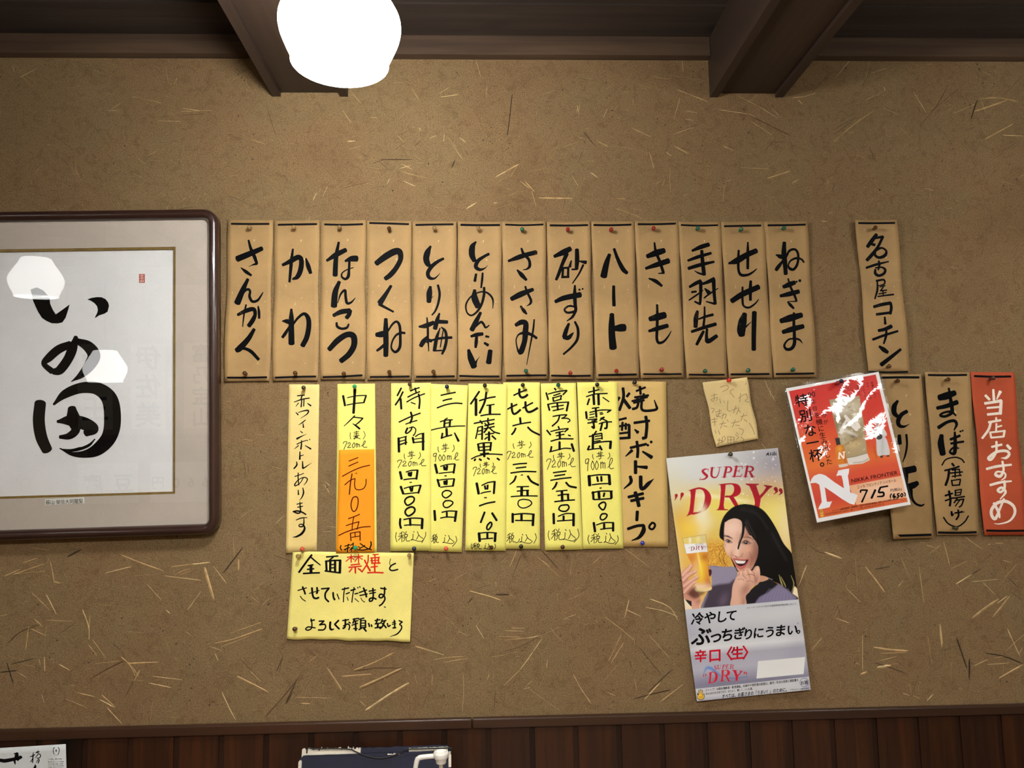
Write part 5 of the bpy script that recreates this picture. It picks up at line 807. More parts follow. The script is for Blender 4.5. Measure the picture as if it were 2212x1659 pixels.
# ------------------------------------------------------------------ beer poster
def asahi(pr):
    X, Y, s = pr.xy('p'); S = 'S'
    t = np.clip((Y - 975) / 340, 0, 1)
    top = lin((206, 208, 206)); mid = lin((222, 196, 96)); low = lin((226, 178, 86))
    w1 = np.clip((Y - 1030) / 50, 0, 1)[..., None]; w2 = np.clip((Y - 1120) / 120, 0, 1)[..., None]
    pr.c = (top * (1 - w1) + mid * w1) * (1 - w2) + low * w2
    pr.gauss('R', 1900, 250, 620, 420, (146, 140, 150), 0.85); pr.gauss('R', 1750, 700, 420, 260, (196, 150, 92), 0.75)
    pr.gauss('R', 250, 200, 600, 260, (214, 216, 212), 0.8); pr.gauss('R', 100, 700, 260, 420, (214, 208, 176), 0.8)
    pr.gauss('R', 900, 950, 420, 260, (236, 222, 110), 0.7); pr.gauss('R', 300, 1250, 320, 260, (214, 158, 62), 0.7)
    pr.gauss('R', 1850, 1100, 330, 330, (240, 226, 130), 0.75); pr.gauss('R', 2050, 1350, 150, 480, (240, 222, 176), 0.7)
    pr.gauss('R', 700, 800, 420, 40, (238, 232, 190), 0.7, 0.08); pr.gauss('R', 1250, 880, 240, 40, (240, 234, 190), 0.6, 0.1)
    pr.gauss('R', 600, 1150, 90, 330, (232, 232, 214), 0.95); pr.gauss('R', 620, 1250, 180, 160, (238, 234, 200), 0.7)
    pr.gauss('R', 430, 1350, 260, 180, (240, 206, 70), 0.7)
    rg = np.random.default_rng(3)
    speck = np.repeat(np.repeat(rg.normal(0, 1, (X.shape[0] // 2 + 1, X.shape[1] // 2 + 1)), 2, 0), 2, 1)[:X.shape[0], :X.shape[1]]
    speck = sum(np.roll(speck, (a, b), (0, 1)) for a in (-1, 0, 1) for b in (-1, 0, 1)) / 5.0
    fz = np.clip((Y - 1160) / 20, 0, 1) * np.clip((1255 - Y) / 30, 0, 1) * np.clip((X - 1518) / 15, 0, 1) * np.clip((1585 - X) / 20, 0, 1)
    pr.blend(0.75 * fz, (206, 142, 40)); pr.blend(np.clip(speck - 0.3, 0, 1) * 0.6 * fz, (240, 200, 96)); pr.blend(np.clip(-speck - 0.4, 0, 1) * 0.5 * fz, (160, 96, 20))
    edge = np.clip((1475 + (Y - 1180) * 0.16 - X) / 26, 0, 1) * np.clip((Y - 1080) / 60, 0, 1); pr.blend(edge * 0.75, (226, 204, 168))
    pr.gauss(S, 230, 1560, 200, 160, (240, 226, 196), 0.9); pr.gauss(S, 1870, 1380, 110, 160, (242, 230, 200), 0.9)
    for k in range(70):
        a, b = 1250 + 780 * rg.random(), 30 + 900 * rg.random(); r0 = rg.choice([5, 7, 10, 16], p=[.45, .3, .17, .08])
        pr.gauss('R', a, b, r0, r0, (246, 246, 244), 0.9 if a > 1350 else 0.5)
    # red title
    RED = (170, 20, 40)
    m = pr.stroke('R', '@super 560,285 1500,530', RED); pr.blend(m * 0.55 * np.clip((X - 1590) / 60, 0, 1), (96, 22, 44))
    m = pr.stroke('R', '@dry 330,580 1980,1150', RED); pr.blend(m * 0.62 * np.clip((X - 1600) / 60, 0, 1) * np.clip((1085 - Y) / 40, 0, 1), (70, 18, 30))
    pr.gauss('R', 610, 1040, 70, 90, (238, 226, 190), 0.9)
    # dark hair behind the face
    HAIR = (10, 9, 11)
    hm = pr.poly(S, '1100,58 1000,76 900,122 800,222 748,330 722,460 726,560 800,640 900,900 1000,1080 1200,1120 1330,1140 1450,1190 1600,1250 1700,1330 1790,1392 1812,1390 1840,1290 1884,1318 1862,1150 1832,950 1800,800 1680,650 1580,450 1480,280 1370,150 1240,82', HAIR)
    for q in ('30 1130,200,6 1250,330,26 1340,520,6', '26 1050,140,6 1180,210,20 1330,380,4', '14 1500,500,4 1620,720,12 1720,900,4', '12 1200,160,4 1320,260,12 1440,430,4'): pr.stroke(S, q, (60, 56, 58), 0.4, 5.0)
    for q in ('6 800,700 740,760 715,850 745,930 800,1000', '5 790,760 770,860 800,960 850,1000', '5 800,650 740,700 720,740', '5 805,800 785,900 820,985', '4 760,690 725,705'): pr.stroke(S, q, (40, 26, 20), 0.9)
    for q in ('12 1610,1120,4 1640,1220,16 1670,1310,8', '10 1640,1150,4 1690,1250,12 1710,1300,4', '7 1790,1130,3 1830,1250,9 1800,1380,3'): pr.stroke(S, q, (214, 196, 120), 0.7, 1.0)
    # knitted top
    K = (138, 130, 152)
    km = pr.poly(S, '565,985 650,980 800,1000 935,1000 990,1120 960,1300 910,1420 900,1600 470,1640 480,1500 540,1380 600,1310 600,1130', K)
    for yy in range(1010, 1290, 22): pr.stroke(S, '8 600,%d 780,%d 960,%d' % (yy, yy + 14, yy + 4), (170, 164, 184), 0.4, 2.0)
    pr.poly(S, '560,1300 700,1260 860,1240 950,1190 930,1400 905,1600 500,1640 540,1420', (58, 48, 60), 0.92, 3.0)
    pr.gauss(S, 780, 1490, 60, 110, (120, 104, 124), 0.5, 0.4, km)
    jm = pr.poly(S, '1330,1215 1450,1190 1600,1255 1800,1390 1882,1490 1500,1560 1100,1590 1110,1430 1200,1330', (30, 27, 32), soft=0.8)
    pr.poly(S, '1240,1560 1320,1450 1440,1385 1560,1290 1620,1265 1800,1400 1860,1480 1600,1540', (128, 121, 150), 0.95, 2.0)
    for k in range(9): pr.stroke(S, '7 %d,1510 %d,1420 %d,1330' % (1370 + 50 * k, 1400 + 48 * k, 1470 + 34 * k), (164, 158, 184), 0.35, 2.0)
    pr.poly(S, '1310,1120 1400,1140 1450,1165 1430,1195 1340,1222 1290,1200', (198, 150, 122)); pr.stroke(S, '10 1450,1165 1510,1190', (150, 146, 160), 0.8)
    # face
    SK = (226, 184, 160)
    fm = pr.poly(S, '800,330 868,290 960,272 1050,312 1110,430 1160,520 1250,560 1296,700 1280,860 1220,1000 1150,1075 1060,1080 1000,1060 962,985 905,880 845,820 800,735 788,620 790,450', SK)
    pr.gauss(S, 920, 420, 130, 110, (240, 208, 188), 0.7, 0, fm); pr.gauss(S, 1225, 860, 130, 250, (150, 92, 74), 0.85, 0.2, fm); pr.gauss(S, 1060, 840, 40, 60, (200, 138, 116), 0.6, 0, fm); pr.gauss(S, 905, 800, 20, 90, (196, 134, 112), 0.5, -0.2, fm); pr.gauss(S, 1000, 560, 40, 90, (206, 152, 130), 0.5, 0, fm); pr.gauss(S, 1090, 300, 60, 120, (150, 100, 84), 0.5, 0, fm); pr.gauss(S, 860, 720, 60, 90, (238, 200, 178), 0.6, 0, fm)
    pr.gauss(S, 1150, 740, 80, 70, (226, 172, 146), 0.7, 0, fm); pr.gauss(S, 985, 760, 30, 110, (242, 212, 192), 0.6, 0.1, fm); pr.gauss(S, 1270, 690, 60, 220, (120, 74, 62), 0.6, 0, fm)
    pr.gauss(S, 1120, 560, 80, 70, (160, 104, 88), 0.6, 0, fm); pr.gauss(S, 850, 590, 70, 26, (190, 134, 112), 0.6, 0.1, fm); pr.gauss(S, 870, 850, 40, 60, (196, 134, 112), 0.5, 0, fm); pr.gauss(S, 1060, 1060, 130, 40, (190, 124, 104), 0.7, 0, fm)
    pr.stroke(S, '20 795,536,18 850,545,24 912,576,10', (46, 30, 28), 0.92, 1.0)
    pr.poly(S, '808,614 842,603 880,610 908,636 868,638 832,632', (120, 92, 84), 0.9, 0.8); pr.poly(S, '830,607 850,604 870,613 866,635 840,632', (26, 16, 16), 0.95, 0.6); pr.stroke(S, '12 802,604,6 846,596,16 912,632,8', (24, 16, 16), 0.97, 0.7); pr.stroke(S, '5 815,636 860,646 904,642', (130, 84, 74), 0.8); pr.gauss(S, 842, 610, 6, 5, (236, 230, 226), 0.8); pr.gauss(S, 890, 628, 12, 6, (226, 206, 196), 0.6)
    pr.poly(S, '1052,642 1085,625 1130,623 1182,652 1140,660 1085,656', (110, 80, 74), 0.9, 0.8); pr.poly(S, '1086,626 1110,620 1136,628 1132,657 1098,656', (22, 14, 14), 0.95, 0.6); pr.stroke(S, '12 1048,640,6 1082,614,14 1130,612,16 1190,650,8', (24, 16, 16), 0.97, 0.7); pr.gauss(S, 1110, 630, 7, 6, (240, 236, 232), 0.9); pr.gauss(S, 1158, 646, 12, 6, (216, 196, 188), 0.6); pr.stroke(S, '5 1060,660 1120,670 1176,664', (120, 74, 64), 0.7)
    pr.stroke(S, '12 1075,556,6 1150,556,16 1225,590,8', (52, 32, 30), 0.8, 1.2)
    pr.stroke(S, '12 915,820,6 945,838,12 990,862,16 1040,846,12 1070,800,6', (168, 96, 80), 0.75, 1.4); pr.stroke(S, '10 958,840 985,850', (90, 42, 36), 0.7, 0.8); pr.stroke(S, '8 900,770,4 895,830,10 925,900,6', (190, 126, 104), 0.7, 1.6); pr.stroke(S, '10 1170,780,4 1205,880,12 1185,980,6', (150, 88, 72), 0.7, 2.0)
    pr.poly(S, '918,868 975,870 1030,882 1100,886 1164,882 1142,950 1092,1014 1030,1032 976,1000 944,930', (192, 98, 92)); pr.poly(S, '950,894 1010,900 1080,906 1150,892 1120,946 1070,985 1010,984 972,950', (52, 18, 22))
    pr.poly(S, '952,898 1010,906 1090,912 1110,908 1090,944 1030,950 978,940', (246, 240, 236), 0.97); pr.stroke(S, '10 985,985 1030,1004 1085,985', (226, 130, 130), 0.8, 1.2)
    for xx in (985, 1015, 1045, 1072): pr.stroke(S, '3 %d,908 %d,944' % (xx, xx + 3), (196, 180, 176), 0.5)
    # hair falling over the forehead and cheek
    pr.poly(S, '880,215 1000,170 1120,170 1300,260 1420,470 1460,760 1440,1000 1330,1130 1240,1010 1292,860 1300,720 1270,630 1215,560 1160,480 1120,400 1106,330 1100,420 1085,520 1048,610 1018,700 1005,740 988,722 1010,640 1044,540 1058,420 1046,318 958,276 868,294 800,335 820,270', HAIR)
    for q in ('16 1110,330 1150,440 1200,520', '10 1130,300 1190,420 1260,560'): pr.stroke(S, q, (70, 60, 58), 0.6, 2.0)
    pr.poly(S, '1104,400 1120,440 1160,520 1140,545 1098,545', (176, 122, 104), 0.75, 2.0)
    for q in ('5 1040,500 1012,620 990,720', '4 1060,440 1030,560 1000,650', '4 1075,500 1040,620 1010,700', '4 800,500 792,600 812,700', '5 1290,720 1270,880 1230,1000', '4 1300,760 1290,900 1250,1040'): pr.stroke(S, q, (20, 16, 16), 0.8)
    # glass and the hand round it
    gm = pr.poly(S, '168,572 300,552 430,530 514,516 545,770 552,1000 560,1150 610,1310 595,1345 500,1375 430,1385 330,1362 352,1210 345,1080 298,950 222,800', (232, 206, 150), smooth=False)
    pr.blend(gm * np.clip((1180 - Y) / 8, 0, 1), (226, 206, 122)); pr.gauss(S, 280, 600, 16, 70, (248, 246, 226), 0.8, 0, gm); pr.gauss(S, 400, 590, 30, 60, (240, 230, 170), 0.6, 0, gm); pr.gauss(S, 480, 580, 26, 60, (206, 196, 176), 0.6, 0, gm)
    bm = pr.mask(S, [(222, 800), (400, 780), (545, 770), (556, 1050), (575, 1200), (596, 1300), (345, 1330), (352, 1210), (345, 1080), (298, 950)]) * gm
    pr.blend(bm, (224, 152, 54)); pr.gauss(S, 440, 1050, 60, 220, (240, 206, 60), 0.95, 0, bm); pr.gauss(S, 500, 850, 60, 60, (176, 98, 30), 0.8, 0, bm); pr.gauss(S, 300, 860, 60, 60, (206, 122, 44), 0.7, 0, bm); pr.gauss(S, 350, 1120, 46, 200, (232, 196, 160), 0.75, 0.1, bm); pr.gauss(S, 560, 1240, 50, 110, (190, 120, 70), 0.8, 0, bm); pr.gauss(S, 440, 1300, 170, 50, (236, 214, 190), 0.8, 0, bm); pr.gauss(S, 412, 880, 16, 200, (250, 226, 120), 0.7, -0.2, bm)
    pr.poly(S, '188,662 300,655 520,646 536,700 545,772 470,774 380,785 300,796 222,802', (238, 240, 240), smooth=False, soft=0.9); pr.gauss(S, 500, 710, 60, 50, (206, 190, 196), 0.5, 0, gm)
    for q in ('5 168,572 188,662 222,800', '5 514,516 545,770 556,1050 575,1200 608,1310', '4 168,572 300,552 430,530 514,516', '5 340,1362 430,1383 520,1370 596,1345'): pr.stroke(S, q, (110, 84, 52), 0.75)
    pr.stroke(S, '@super 358,648 478,676 0.1', (90, 40, 50), 0.9, 0.3); pr.stroke(S, '@dry 288,682 524,762 0.12', (150, 24, 40), 1.0, 0.35)
    pr.poly(S, '190,1460 300,1500 310,1560 300,1590 240,1530', (36, 34, 36)); 
    pr.poly(S, '300,1490 425,1470 418,1600 415,1650 320,1655', (216, 160, 140)); pr.gauss(S, 400, 1500, 50, 60, (150, 92, 78), 0.6)
    hm2 = pr.poly(S, '158,1120 200,1090 262,1200 340,1340 410,1400 420,1480 350,1512 250,1495 172,1435', (206, 146, 124)); pr.gauss(S, 330, 1400, 80, 60, (130, 72, 60), 0.8, 0.4, hm2)
    pr.poly(S, '240,1400 350,1290 380,1350 500,1380 430,1440 340,1470', (70, 34, 32), 0.75, 3.0)
    for q, w in (('64 292,985,54 262,1030,66 215,1075,74 172,1130,60', 0), ('56 356,1072,46 300,1096,60 235,1140,66 180,1200,60', 0), ('54 388,1155,44 320,1192,58 250,1240,62 190,1290,56', 0), ('50 345,1236,40 300,1270,54 240,1330,58 190,1390,50', 0)):
        pr.stroke(S, q, (150, 90, 76), 0.9, 1.2); pr.stroke(S, ' '.join(q.split()[:1] + [','.join([a.split(',')[0], str(float(a.split(',')[1]) - 6), str(float(a.split(',')[2]) * 0.78)]) for a in q.split()[1:]]), (228, 176, 156), 1.0, 1.6)
    for a, b in ((294, 978), (360, 1064), (390, 1146), (348, 1230)): pr.gauss(S, a, b, 14, 13, (240, 204, 190), 0.7)
    pr.poly(S, '555,1040 590,1036 606,1070 596,1120 570,1140', (74, 26, 32))
    # fist under the chin
    f2 = pr.poly(S, '985,1130 1000,1075 1040,1055 1085,1060 1110,1025 1160,1020 1205,1060 1250,1000 1300,988 1322,1040 1325,1170 1290,1260 1220,1290 1170,1370 1112,1440 1112,1600 895,1605 902,1430 918,1280 955,1190', (220, 172, 148))
    pr.gauss(S, 1110, 1330, 70, 110, (150, 96, 80), 0.65, 0.5, f2); pr.gauss(S, 1270, 1200, 40, 90, (150, 96, 82), 0.6, 0.2, f2); pr.gauss(S, 1040, 1210, 60, 70, (236, 196, 174), 0.6, 0, f2); pr.gauss(S, 960, 1400, 50, 160, (230, 184, 162), 0.5, 0, f2); pr.gauss(S, 1080, 1530, 40, 100, (160, 106, 92), 0.6, 0, f2)
    for q in ('8 1060,1075,4 1078,1130,10 1120,1178,5', '8 1128,1045,4 1160,1110,10 1178,1180,5', '9 1212,1060,4 1238,1110,12 1262,1220,6', '7 1020,1085 1006,1130', '6 1255,1010 1222,1050', '8 1000,1190 1040,1180 1080,1195', '7 1130,1215 1180,1205 1220,1230'): pr.stroke(S, q, (134, 78, 66), 0.75, 1.2)
    for a, b in ((1042, 1090), (1110, 1070), (1180, 1070), (1290, 1040)): pr.gauss(S, a, b, 20, 26, (240, 204, 184), 0.55, 0, f2)
    pr.stroke(S, '7 1140,1118 1190,1108 1238,1130', (60, 36, 40), 0.9, 0.4)
    # silver lower half
    band = pr.mask('p', [(1400, 1322.5), (1478.9, 1317.2), (1726, 1294.6), (1800, 1289), (1800, 1560), (1400, 1560)], 0.4)
    q = (Y - 1317 + (X - 1479) * 0.09); tt = np.clip(q / 185, 0, 1); stops = [(0, (196, 200, 206)), (0.30, (186, 187, 194)), (0.47, (216, 218, 220)), (0.56, (170, 170, 182)), (0.72, (176, 176, 188)), (0.84, (150, 148, 164)), (0.90, (128, 126, 146)), (1, (150, 150, 160))]
    sil = np.stack([np.interp(tt, [a for a, _ in stops], lin(np.array([c for _, c in stops]))[:, k]) for k in range(3)], -1)
    pr.c = pr.c * (1 - band[..., None]) + sil * band[..., None]
    pr.gauss('T', 1500, 200, 900, 150, (210, 212, 212), 0.6, -0.1, band); pr.gauss('T', 120, 500, 160, 300, (160, 160, 178), 0.55, 0, band); pr.gauss('T', 1900, 900, 200, 300, (150, 150, 164), 0.5, 0, band); pr.gauss('T', 400, 1290, 400, 90, (130, 128, 150), 0.5, -0.1, band)
    foot = pr.mask('T', [(100, 1401), (224, 1390), (2058, 1190), (2200, 1176), (2200, 1700), (100, 1700)], 0.4); pr.blend(foot * 0.85, (206, 207, 210)); pr.gauss('T', 500, 1560, 700, 40, (160, 160, 176), 0.7, -0.1, foot); pr.gauss('T', 2050, 1330, 90, 120, (150, 150, 172), 0.6, 0, foot)
    pr.poly('T', '1236,945 1986,878 1961,1150 1209,1222', (224, 225, 222), smooth=False, soft=0.3)
    pr.stroke('T', '30 365,1165,6 395,1080,24 430,1052,44 490,1062,52 540,1100,44 590,1145,36 640,1192,14', (70, 134, 206), 0.75, 1.6); pr.stroke('T', '9 745,1214 880,1216 1072,1190', (70, 110, 180), 0.9)
    pr.stroke('T', '@super 524,995 850,1088 0.34', (190, 40, 56), 1, 0.35); pr.stroke('T', '@dry 430,1082 1060,1312 0.34', (206, 34, 56), 1, 0.35)
    pr.poly('T', '265,1470 272,1440 285,1475 284,1415 300,1405 306,1460 312,1402 330,1398 334,1460 342,1408 357,1412 352,1480 366,1465 382,1470 380,1530 350,1560 300,1562 270,1535', (30, 26, 22), soft=0.3); pr.poly('T', '273,1480 292,1488 291,1425 300,1418 308,1472 318,1412 327,1410 334,1472 344,1420 350,1424 346,1492 366,1476 374,1478 372,1526 346,1551 303,1553 277,1530', (232, 186, 70), soft=0.3)
    pr.stroke('T', '5 300,1508 350,1504; 5 296,1524 352,1520; 4 306,1538 344,1536', (70, 50, 20), 0.8, 0.25)
    pr.stroke('T', '6 1970,1212 2018,1235 2040,1285 2018,1332 1970,1352 1922,1332 1902,1285 1922,1235 1970,1212', (60, 64, 86), 1, 0.3)
    pr.poly('R', '1692,112 1708,78 1740,48 1748,112 1730,108 1722,94 1708,112', (24, 24, 26), soft=0.25, smooth=False); pr.stroke('R', '10 1782,62,12 1766,78 1784,92 1764,108; 10 1800,66 1818,64 1820,108; 10 1816,84 1798,96 1818,104; 11 1836,42 1838,108; 10 1838,72 1850,66 1854,106; 11 1868,66 1870,106; 9 1867,46 1870,48', (24, 24, 26), 1, 0.3)
M_POSTER = attrmat('poster_print', 0.34, 0.25)
sa = Sheet([(1439.5, 990), (1680, 967.5), (1752, 1490), (1505, 1515)], base=0.0035, bow=0.003, side=0.0015, wave=0.0008, ph=0.6, lift=(0, 0, 0.006, 0.008), thick=0.0004, ripple=0.0007, waist=0.8)
ob = sa.build('beer_poster', M_POSTER, None, 380, 820, asahi); tag(ob, 'tall beer poster of a laughing long-haired person holding a glass, silver lower half', 'poster'); SHEETS['asahi'] = sa
M_PRINT = inkmat('print_black', (20, 19, 20), 0, rough=0.35); M_PRINTR = inkmat('print_red', (196, 28, 46), 0, rough=0.35)
k = Ink()
A_ = -0.085
for ch, x, y, sz in (('冷', 272, 268, 205), ('や', 472, 250, 205), ('し', 655, 235, 200), ('て', 812, 215, 190), ('ぶ', 335, 545, 320), ('っ', 565, 545, 235), ('ち', 745, 525, 225), ('ぎ', 935, 505, 200), ('り', 1080, 512, 190), ('に', 1245, 492, 190), ('う', 1425, 478, 190), ('ま', 1592, 455, 200), ('い', 1780, 442, 190), ('。', 1935, 425, 170)):
    k.char('T', ch, x, y, sz, A_, 0.18, 0.028)
k.glyphs('T', '※スーパードライにおける温度帯別評価比較において', 1058, 110, 1842, 42, 34, 0, 0.0)
k.glyphs('T', 'ストップ！20歳未満飲酒・飲酒運転。妊娠中や授乳期の飲酒は、胎児・乳児の発育に悪影響を', 398, 1425, 1880, 1262, 46, 0, 0.008)
k.glyphs('T', '与えるおそれがあります。ほどよく、楽しく、いいお酒。', 402, 1482, 1150, 1398, 44, 0, 0.008)
k.glyphs('T', 'すべては、お客さまの「うまい！」のために。', 660, 1536, 1690, 1424, 72, 0.2, 0.022); k.glyphs('T', 'アサヒビール株式会社', 1745, 1420, 2050, 1388, 34, 0, 0.01); k.glyphs('T', 'お酒', 1918, 1318, 2030, 1306, 66, 0, 0.012); k.glyphs('T', '®', 1862, 352, 1884, 350, 30)
k.build('lettering', M_PRINT, ob, sa.ink)
k = Ink()
for ch, x, y, sz in (('辛', 320, 862, 205), ('口', 548, 850, 225), ('〈', 720, 830, 230), ('生', 905, 815, 215), ('〉', 1095, 800, 230)): k.char('T', ch, x, y, sz, A_, 0.08, 0.028)
k.build('red_lettering', M_PRINTR, ob, sa.ink)

# ------------------------------------------------------------------ laminated whisky poster
def nikka(pr):
    O = 'O'; X, Y, s = pr.xy(O)
    pr.c[:] = lin((226, 224, 220))
    inner = [(68, 240), (970, 66), (1303, 1390), (376, 1560)]; im = pr.mask(O, inner, 0.3)
    t = np.clip((Y - 240 + (X - 68) * 0.18) / 1330, 0, 1)
    st = [(0, (196, 40, 34)), (0.25, (204, 56, 38)), (0.5, (214, 88, 40)), (0.62, (220, 112, 46)), (0.72, (206, 80, 48)), (0.9, (196, 60, 44)), (1, (206, 92, 44))]
    g = np.stack([np.interp(t, [a for a, _ in st], lin(np.array([c for _, c in st]))[:, k]) for k in range(3)], -1); pr.c = pr.c * (1 - im[..., None]) + g * im[..., None]
    pr.gauss(O, 950, 620, 240, 260, (202, 44, 36), 0.6, 0, im); pr.gauss(O, 250, 900, 200, 220, (214, 104, 40), 0.5, 0, im)
    pb = pr.mask(O, [(690, 1222), (1236, 1118), (1302, 1345), (770, 1420)], 0.6) * im; pr.blend(pb * 0.85, (228, 176, 132)); pr.gauss(O, 1050, 1260, 260, 90, (240, 208, 180), 0.6, -0.18, pb)
    # tumbler
    gm = pr.poly(O, '488,330 640,305 800,288 850,600 880,880 905,960 830,992 690,1006 655,935 610,830 540,560', (158, 142, 106), smooth=False)
    for a, b, rx, ry, c, w, an in ((600, 420, 90, 60, (226, 222, 210), .8, .3), (740, 400, 90, 70, (206, 196, 170), .8, -.3), (660, 560, 70, 60, (110, 92, 64), .6, .2), (640, 590, 30, 30, (60, 44, 30), .8, 0), (760, 540, 60, 80, (204, 188, 150), .7, .4), (620, 700, 50, 80, (206, 194, 166), .8, -.3), (700, 670, 90, 20, (240, 236, 226), .7, .5), (740, 715, 40, 18, (60, 46, 36), .8, .5), (800, 740, 60, 20, (150, 110, 60), .7, -.5), (740, 800, 110, 60, (200, 176, 126), .8, -.3), (700, 870, 110, 40, (176, 152, 110), .7, 0), (820, 850, 50, 60, (176, 156, 118), .6, 0), (720, 760, 110, 12, (140, 106, 60), .7, -.5), (560, 600, 30, 120, (120, 104, 76), .7, 0)): pr.gauss(O, a, b, rx, ry, c, w, an, gm)
    rg = np.random.default_rng(5)
    for _ in range(90): pr.gauss(O, rg.uniform(520, 860), rg.uniform(320, 900), rg.uniform(4, 14), rg.uniform(3, 9), [(236, 232, 222), (120, 100, 70), (210, 196, 160)][rg.integers(3)], 0.6, rg.uniform(-1, 1), gm)
    pr.poly(O, '655,938 760,920 882,885 908,955 835,992 690,1006', (220, 214, 206), 0.92, 0.6, False); pr.stroke(O, '8 655,936 760,918 880,884', (110, 96, 76), 0.7); pr.stroke(O, '16 740,985 830,975 890,945', (150, 120, 96), 0.5, 1.0)
    pr.stroke(O, '34 668,540,20 640,590,30 612,665,40; 40 655,500,30 700,560,44 770,635,40; 34 752,480,30 760,540,36 790,610,44; 12 585,670 650,660; 12 725,482 790,470', (234, 228, 220), 0.92, 0.8)
    # bottle
    pr.poly(O, '545,730 592,722 606,800 566,810', (44, 40, 42), smooth=False); bo = pr.poly(O, '545,830 570,804 610,796 640,820 660,900 684,1012 640,1028 588,1032 560,930', (210, 122, 34)); pr.gauss(O, 600, 840, 30, 30, (232, 168, 70), 0.7, 0, bo); pr.gauss(O, 648, 930, 16, 100, (150, 76, 20), 0.6, -0.2, bo); pr.poly(O, '584,1005 676,990 684,1014 640,1028 590,1032', (214, 206, 196), 0.9, 0.5, False)
    pr.stroke(O, '12 592,880 588,940; 15 595,882 635,936; 12 640,872 640,932; 6 580,942 604,938; 6 626,874 650,868', (246, 240, 228), 1, 0.35)
    # cook in a white coat
    pr.poly(O, '1010,900 1042,898 1044,930 1018,932', (40, 34, 36), smooth=False); pr.poly(O, '1076,896 1104,892 1114,918 1086,922', (40, 34, 36), smooth=False)
    cm = pr.poly(O, '948,640 965,610 985,600 1030,600 1052,625 1084,680 1080,705 1066,716 1090,760 1114,892 1050,902 990,905 975,760 968,715 940,700 934,680', (206, 204, 202)); pr.gauss(O, 1040, 800, 20, 120, (170, 168, 168), 0.5, 0, cm); pr.gauss(O, 960, 690, 16, 40, (170, 168, 168), 0.5, 0, cm)
    pr.poly(O, '966,556 985,535 1006,556 1004,585 990,604 974,590', (176, 150, 134)); pr.poly(O, '962,562 970,536 990,530 1008,545 1008,566 998,550 972,552', (60, 54, 54)); pr.poly(O, '972,712 985,686 1010,680 1036,700 1036,728 1010,744 982,738', (58, 50, 44)); pr.stroke(O, '6 988,604 992,640', (120, 116, 116), 0.7)
    # large white N
    pr.poly(O, '288,1197 305,1150 330,1120 380,1100 410,1102 450,1117 540,1185 640,1250 630,1180 616,1118 595,1114 560,1122 572,1090 582,1064 640,1052 694,1044 690,1090 680,1120 692,1200 706,1292 745,1305 782,1320 765,1370 748,1420 700,1408 620,1360 520,1290 440,1237 450,1310 462,1388 490,1390 516,1384 500,1420 490,1446 430,1460 372,1468 385,1435 410,1392 398,1300 384,1212 350,1192 320,1194', (228, 228, 230), smooth=False, soft=0.35)
    pr.stroke(O, '14 405,1482,30 412,1530,34', (214, 166, 60), 1, 0.3); pr.stroke(O, '5 396,1500 396,1480; 5 405,1500 405,1474; 5 414,1500 414,1476; 5 398,1520 425,1518', (90, 50, 20), 0.8, 0.25)
    pr.stroke(O, '4 1248,1345 1272,1356 1262,1374 1236,1372 1230,1354 1248,1345; 4 1048,1405 1060,1415 1050,1426 1036,1420 1048,1405', (110, 40, 34), 0.8, 0.3)
M_LAM = attrmat('laminated_print', 0.45, 0.2, 1.0, 0.0011, 8.0)
sn = Sheet([(1698, 839), (1898, 803), (1967.6, 1090), (1765, 1129)], base=0.011, bow=0.001, side=0.001, wave=0.0, ph=0.4, lift=(0, 0.002, 0.002, 0), thick=0.0006, ripple=0.0008, tilt=0.034)
ob = sn.build('whisky_poster', M_LAM, None, 330, 470, nikka); tag(ob, 'tilted glossy orange and red whisky poster in a clear laminate, large white N', 'poster'); SHEETS['nikka'] = sn
lf = Sheet([(1692, 834), (1901, 797), (1973.5, 1094), (1761.5, 1135)], base=0.0084, bow=0.001, side=0.001, ph=0.4, lift=(0, 0.002, 0.002, 0), thick=0.0002, ripple=0.0008, tilt=0.034)
lf.build('laminate_margin', glassmat('clear_film', 0.97, 0.12), ob, 14, 20)
k = Ink(); A_ = -0.18
for ch, x, y, sz in (('特', 200, 335, 138), ('別', 242, 492, 140), ('な', 288, 645, 140), ('一', 314, 775, 140), ('杯', 345, 905, 140), ('。', 448, 955, 140)): k.char('O', ch, x, y, sz, A_, 0.0, 0.014)
for ch, x, y in (('を', 362, 490), ('機', 384, 558), ('に', 402, 628), ('生', 418, 698), ('み', 434, 764), ('出', 450, 832), ('し', 468, 902), ('た', 486, 972)): k.char('O', ch, x, y, 70, A_, 0.0, 0.004)
for ch, x, y in (('年', 322, 352), ('目', 338, 420), ('が', 450, 560), ('か', 436, 490)): k.char('O', ch, x, y, 56, A_)
k.glyphs('O', '90', 272, 308, 345, 296, 78); k.glyphs('O', 'NIKKA FRONTIER', 722, 1192, 1200, 1104, 56, 0, 0.006); k.glyphs('O', 'ニッカ フロンティア ハイボール', 782, 1252, 1184, 1180, 38, 0, 0.004); k.glyphs('O', '円(税込)', 1124, 1286, 1242, 1268, 36, 0, 0.01)
for n, (txt, x) in enumerate((('心地よく', 782), ('しっかりと', 830), ('スモーキーな', 876), ('余韻がつづく', 922))):
    for i, ch in enumerate(txt): k.char('O', ch, x + i * 7 + n * 3, 180 - n * 9 + i * 30, 27, A_)
k.glyphs('O', 'ストップ！20歳未満飲酒・飲酒運転。妊娠中や授乳期の飲酒は、胎児・乳児の発育に悪影響を', 520, 1492, 1215, 1362, 22, 0, 0.006); k.glyphs('O', '与えるおそれがあります。ほどよく、楽しく、いいお酒。のんだあとはリサイクル。', 445, 1528, 1030, 1425, 22, 0, 0.006); k.glyphs('O', 'シェフパティシエ', 985, 940, 955, 810, 18)
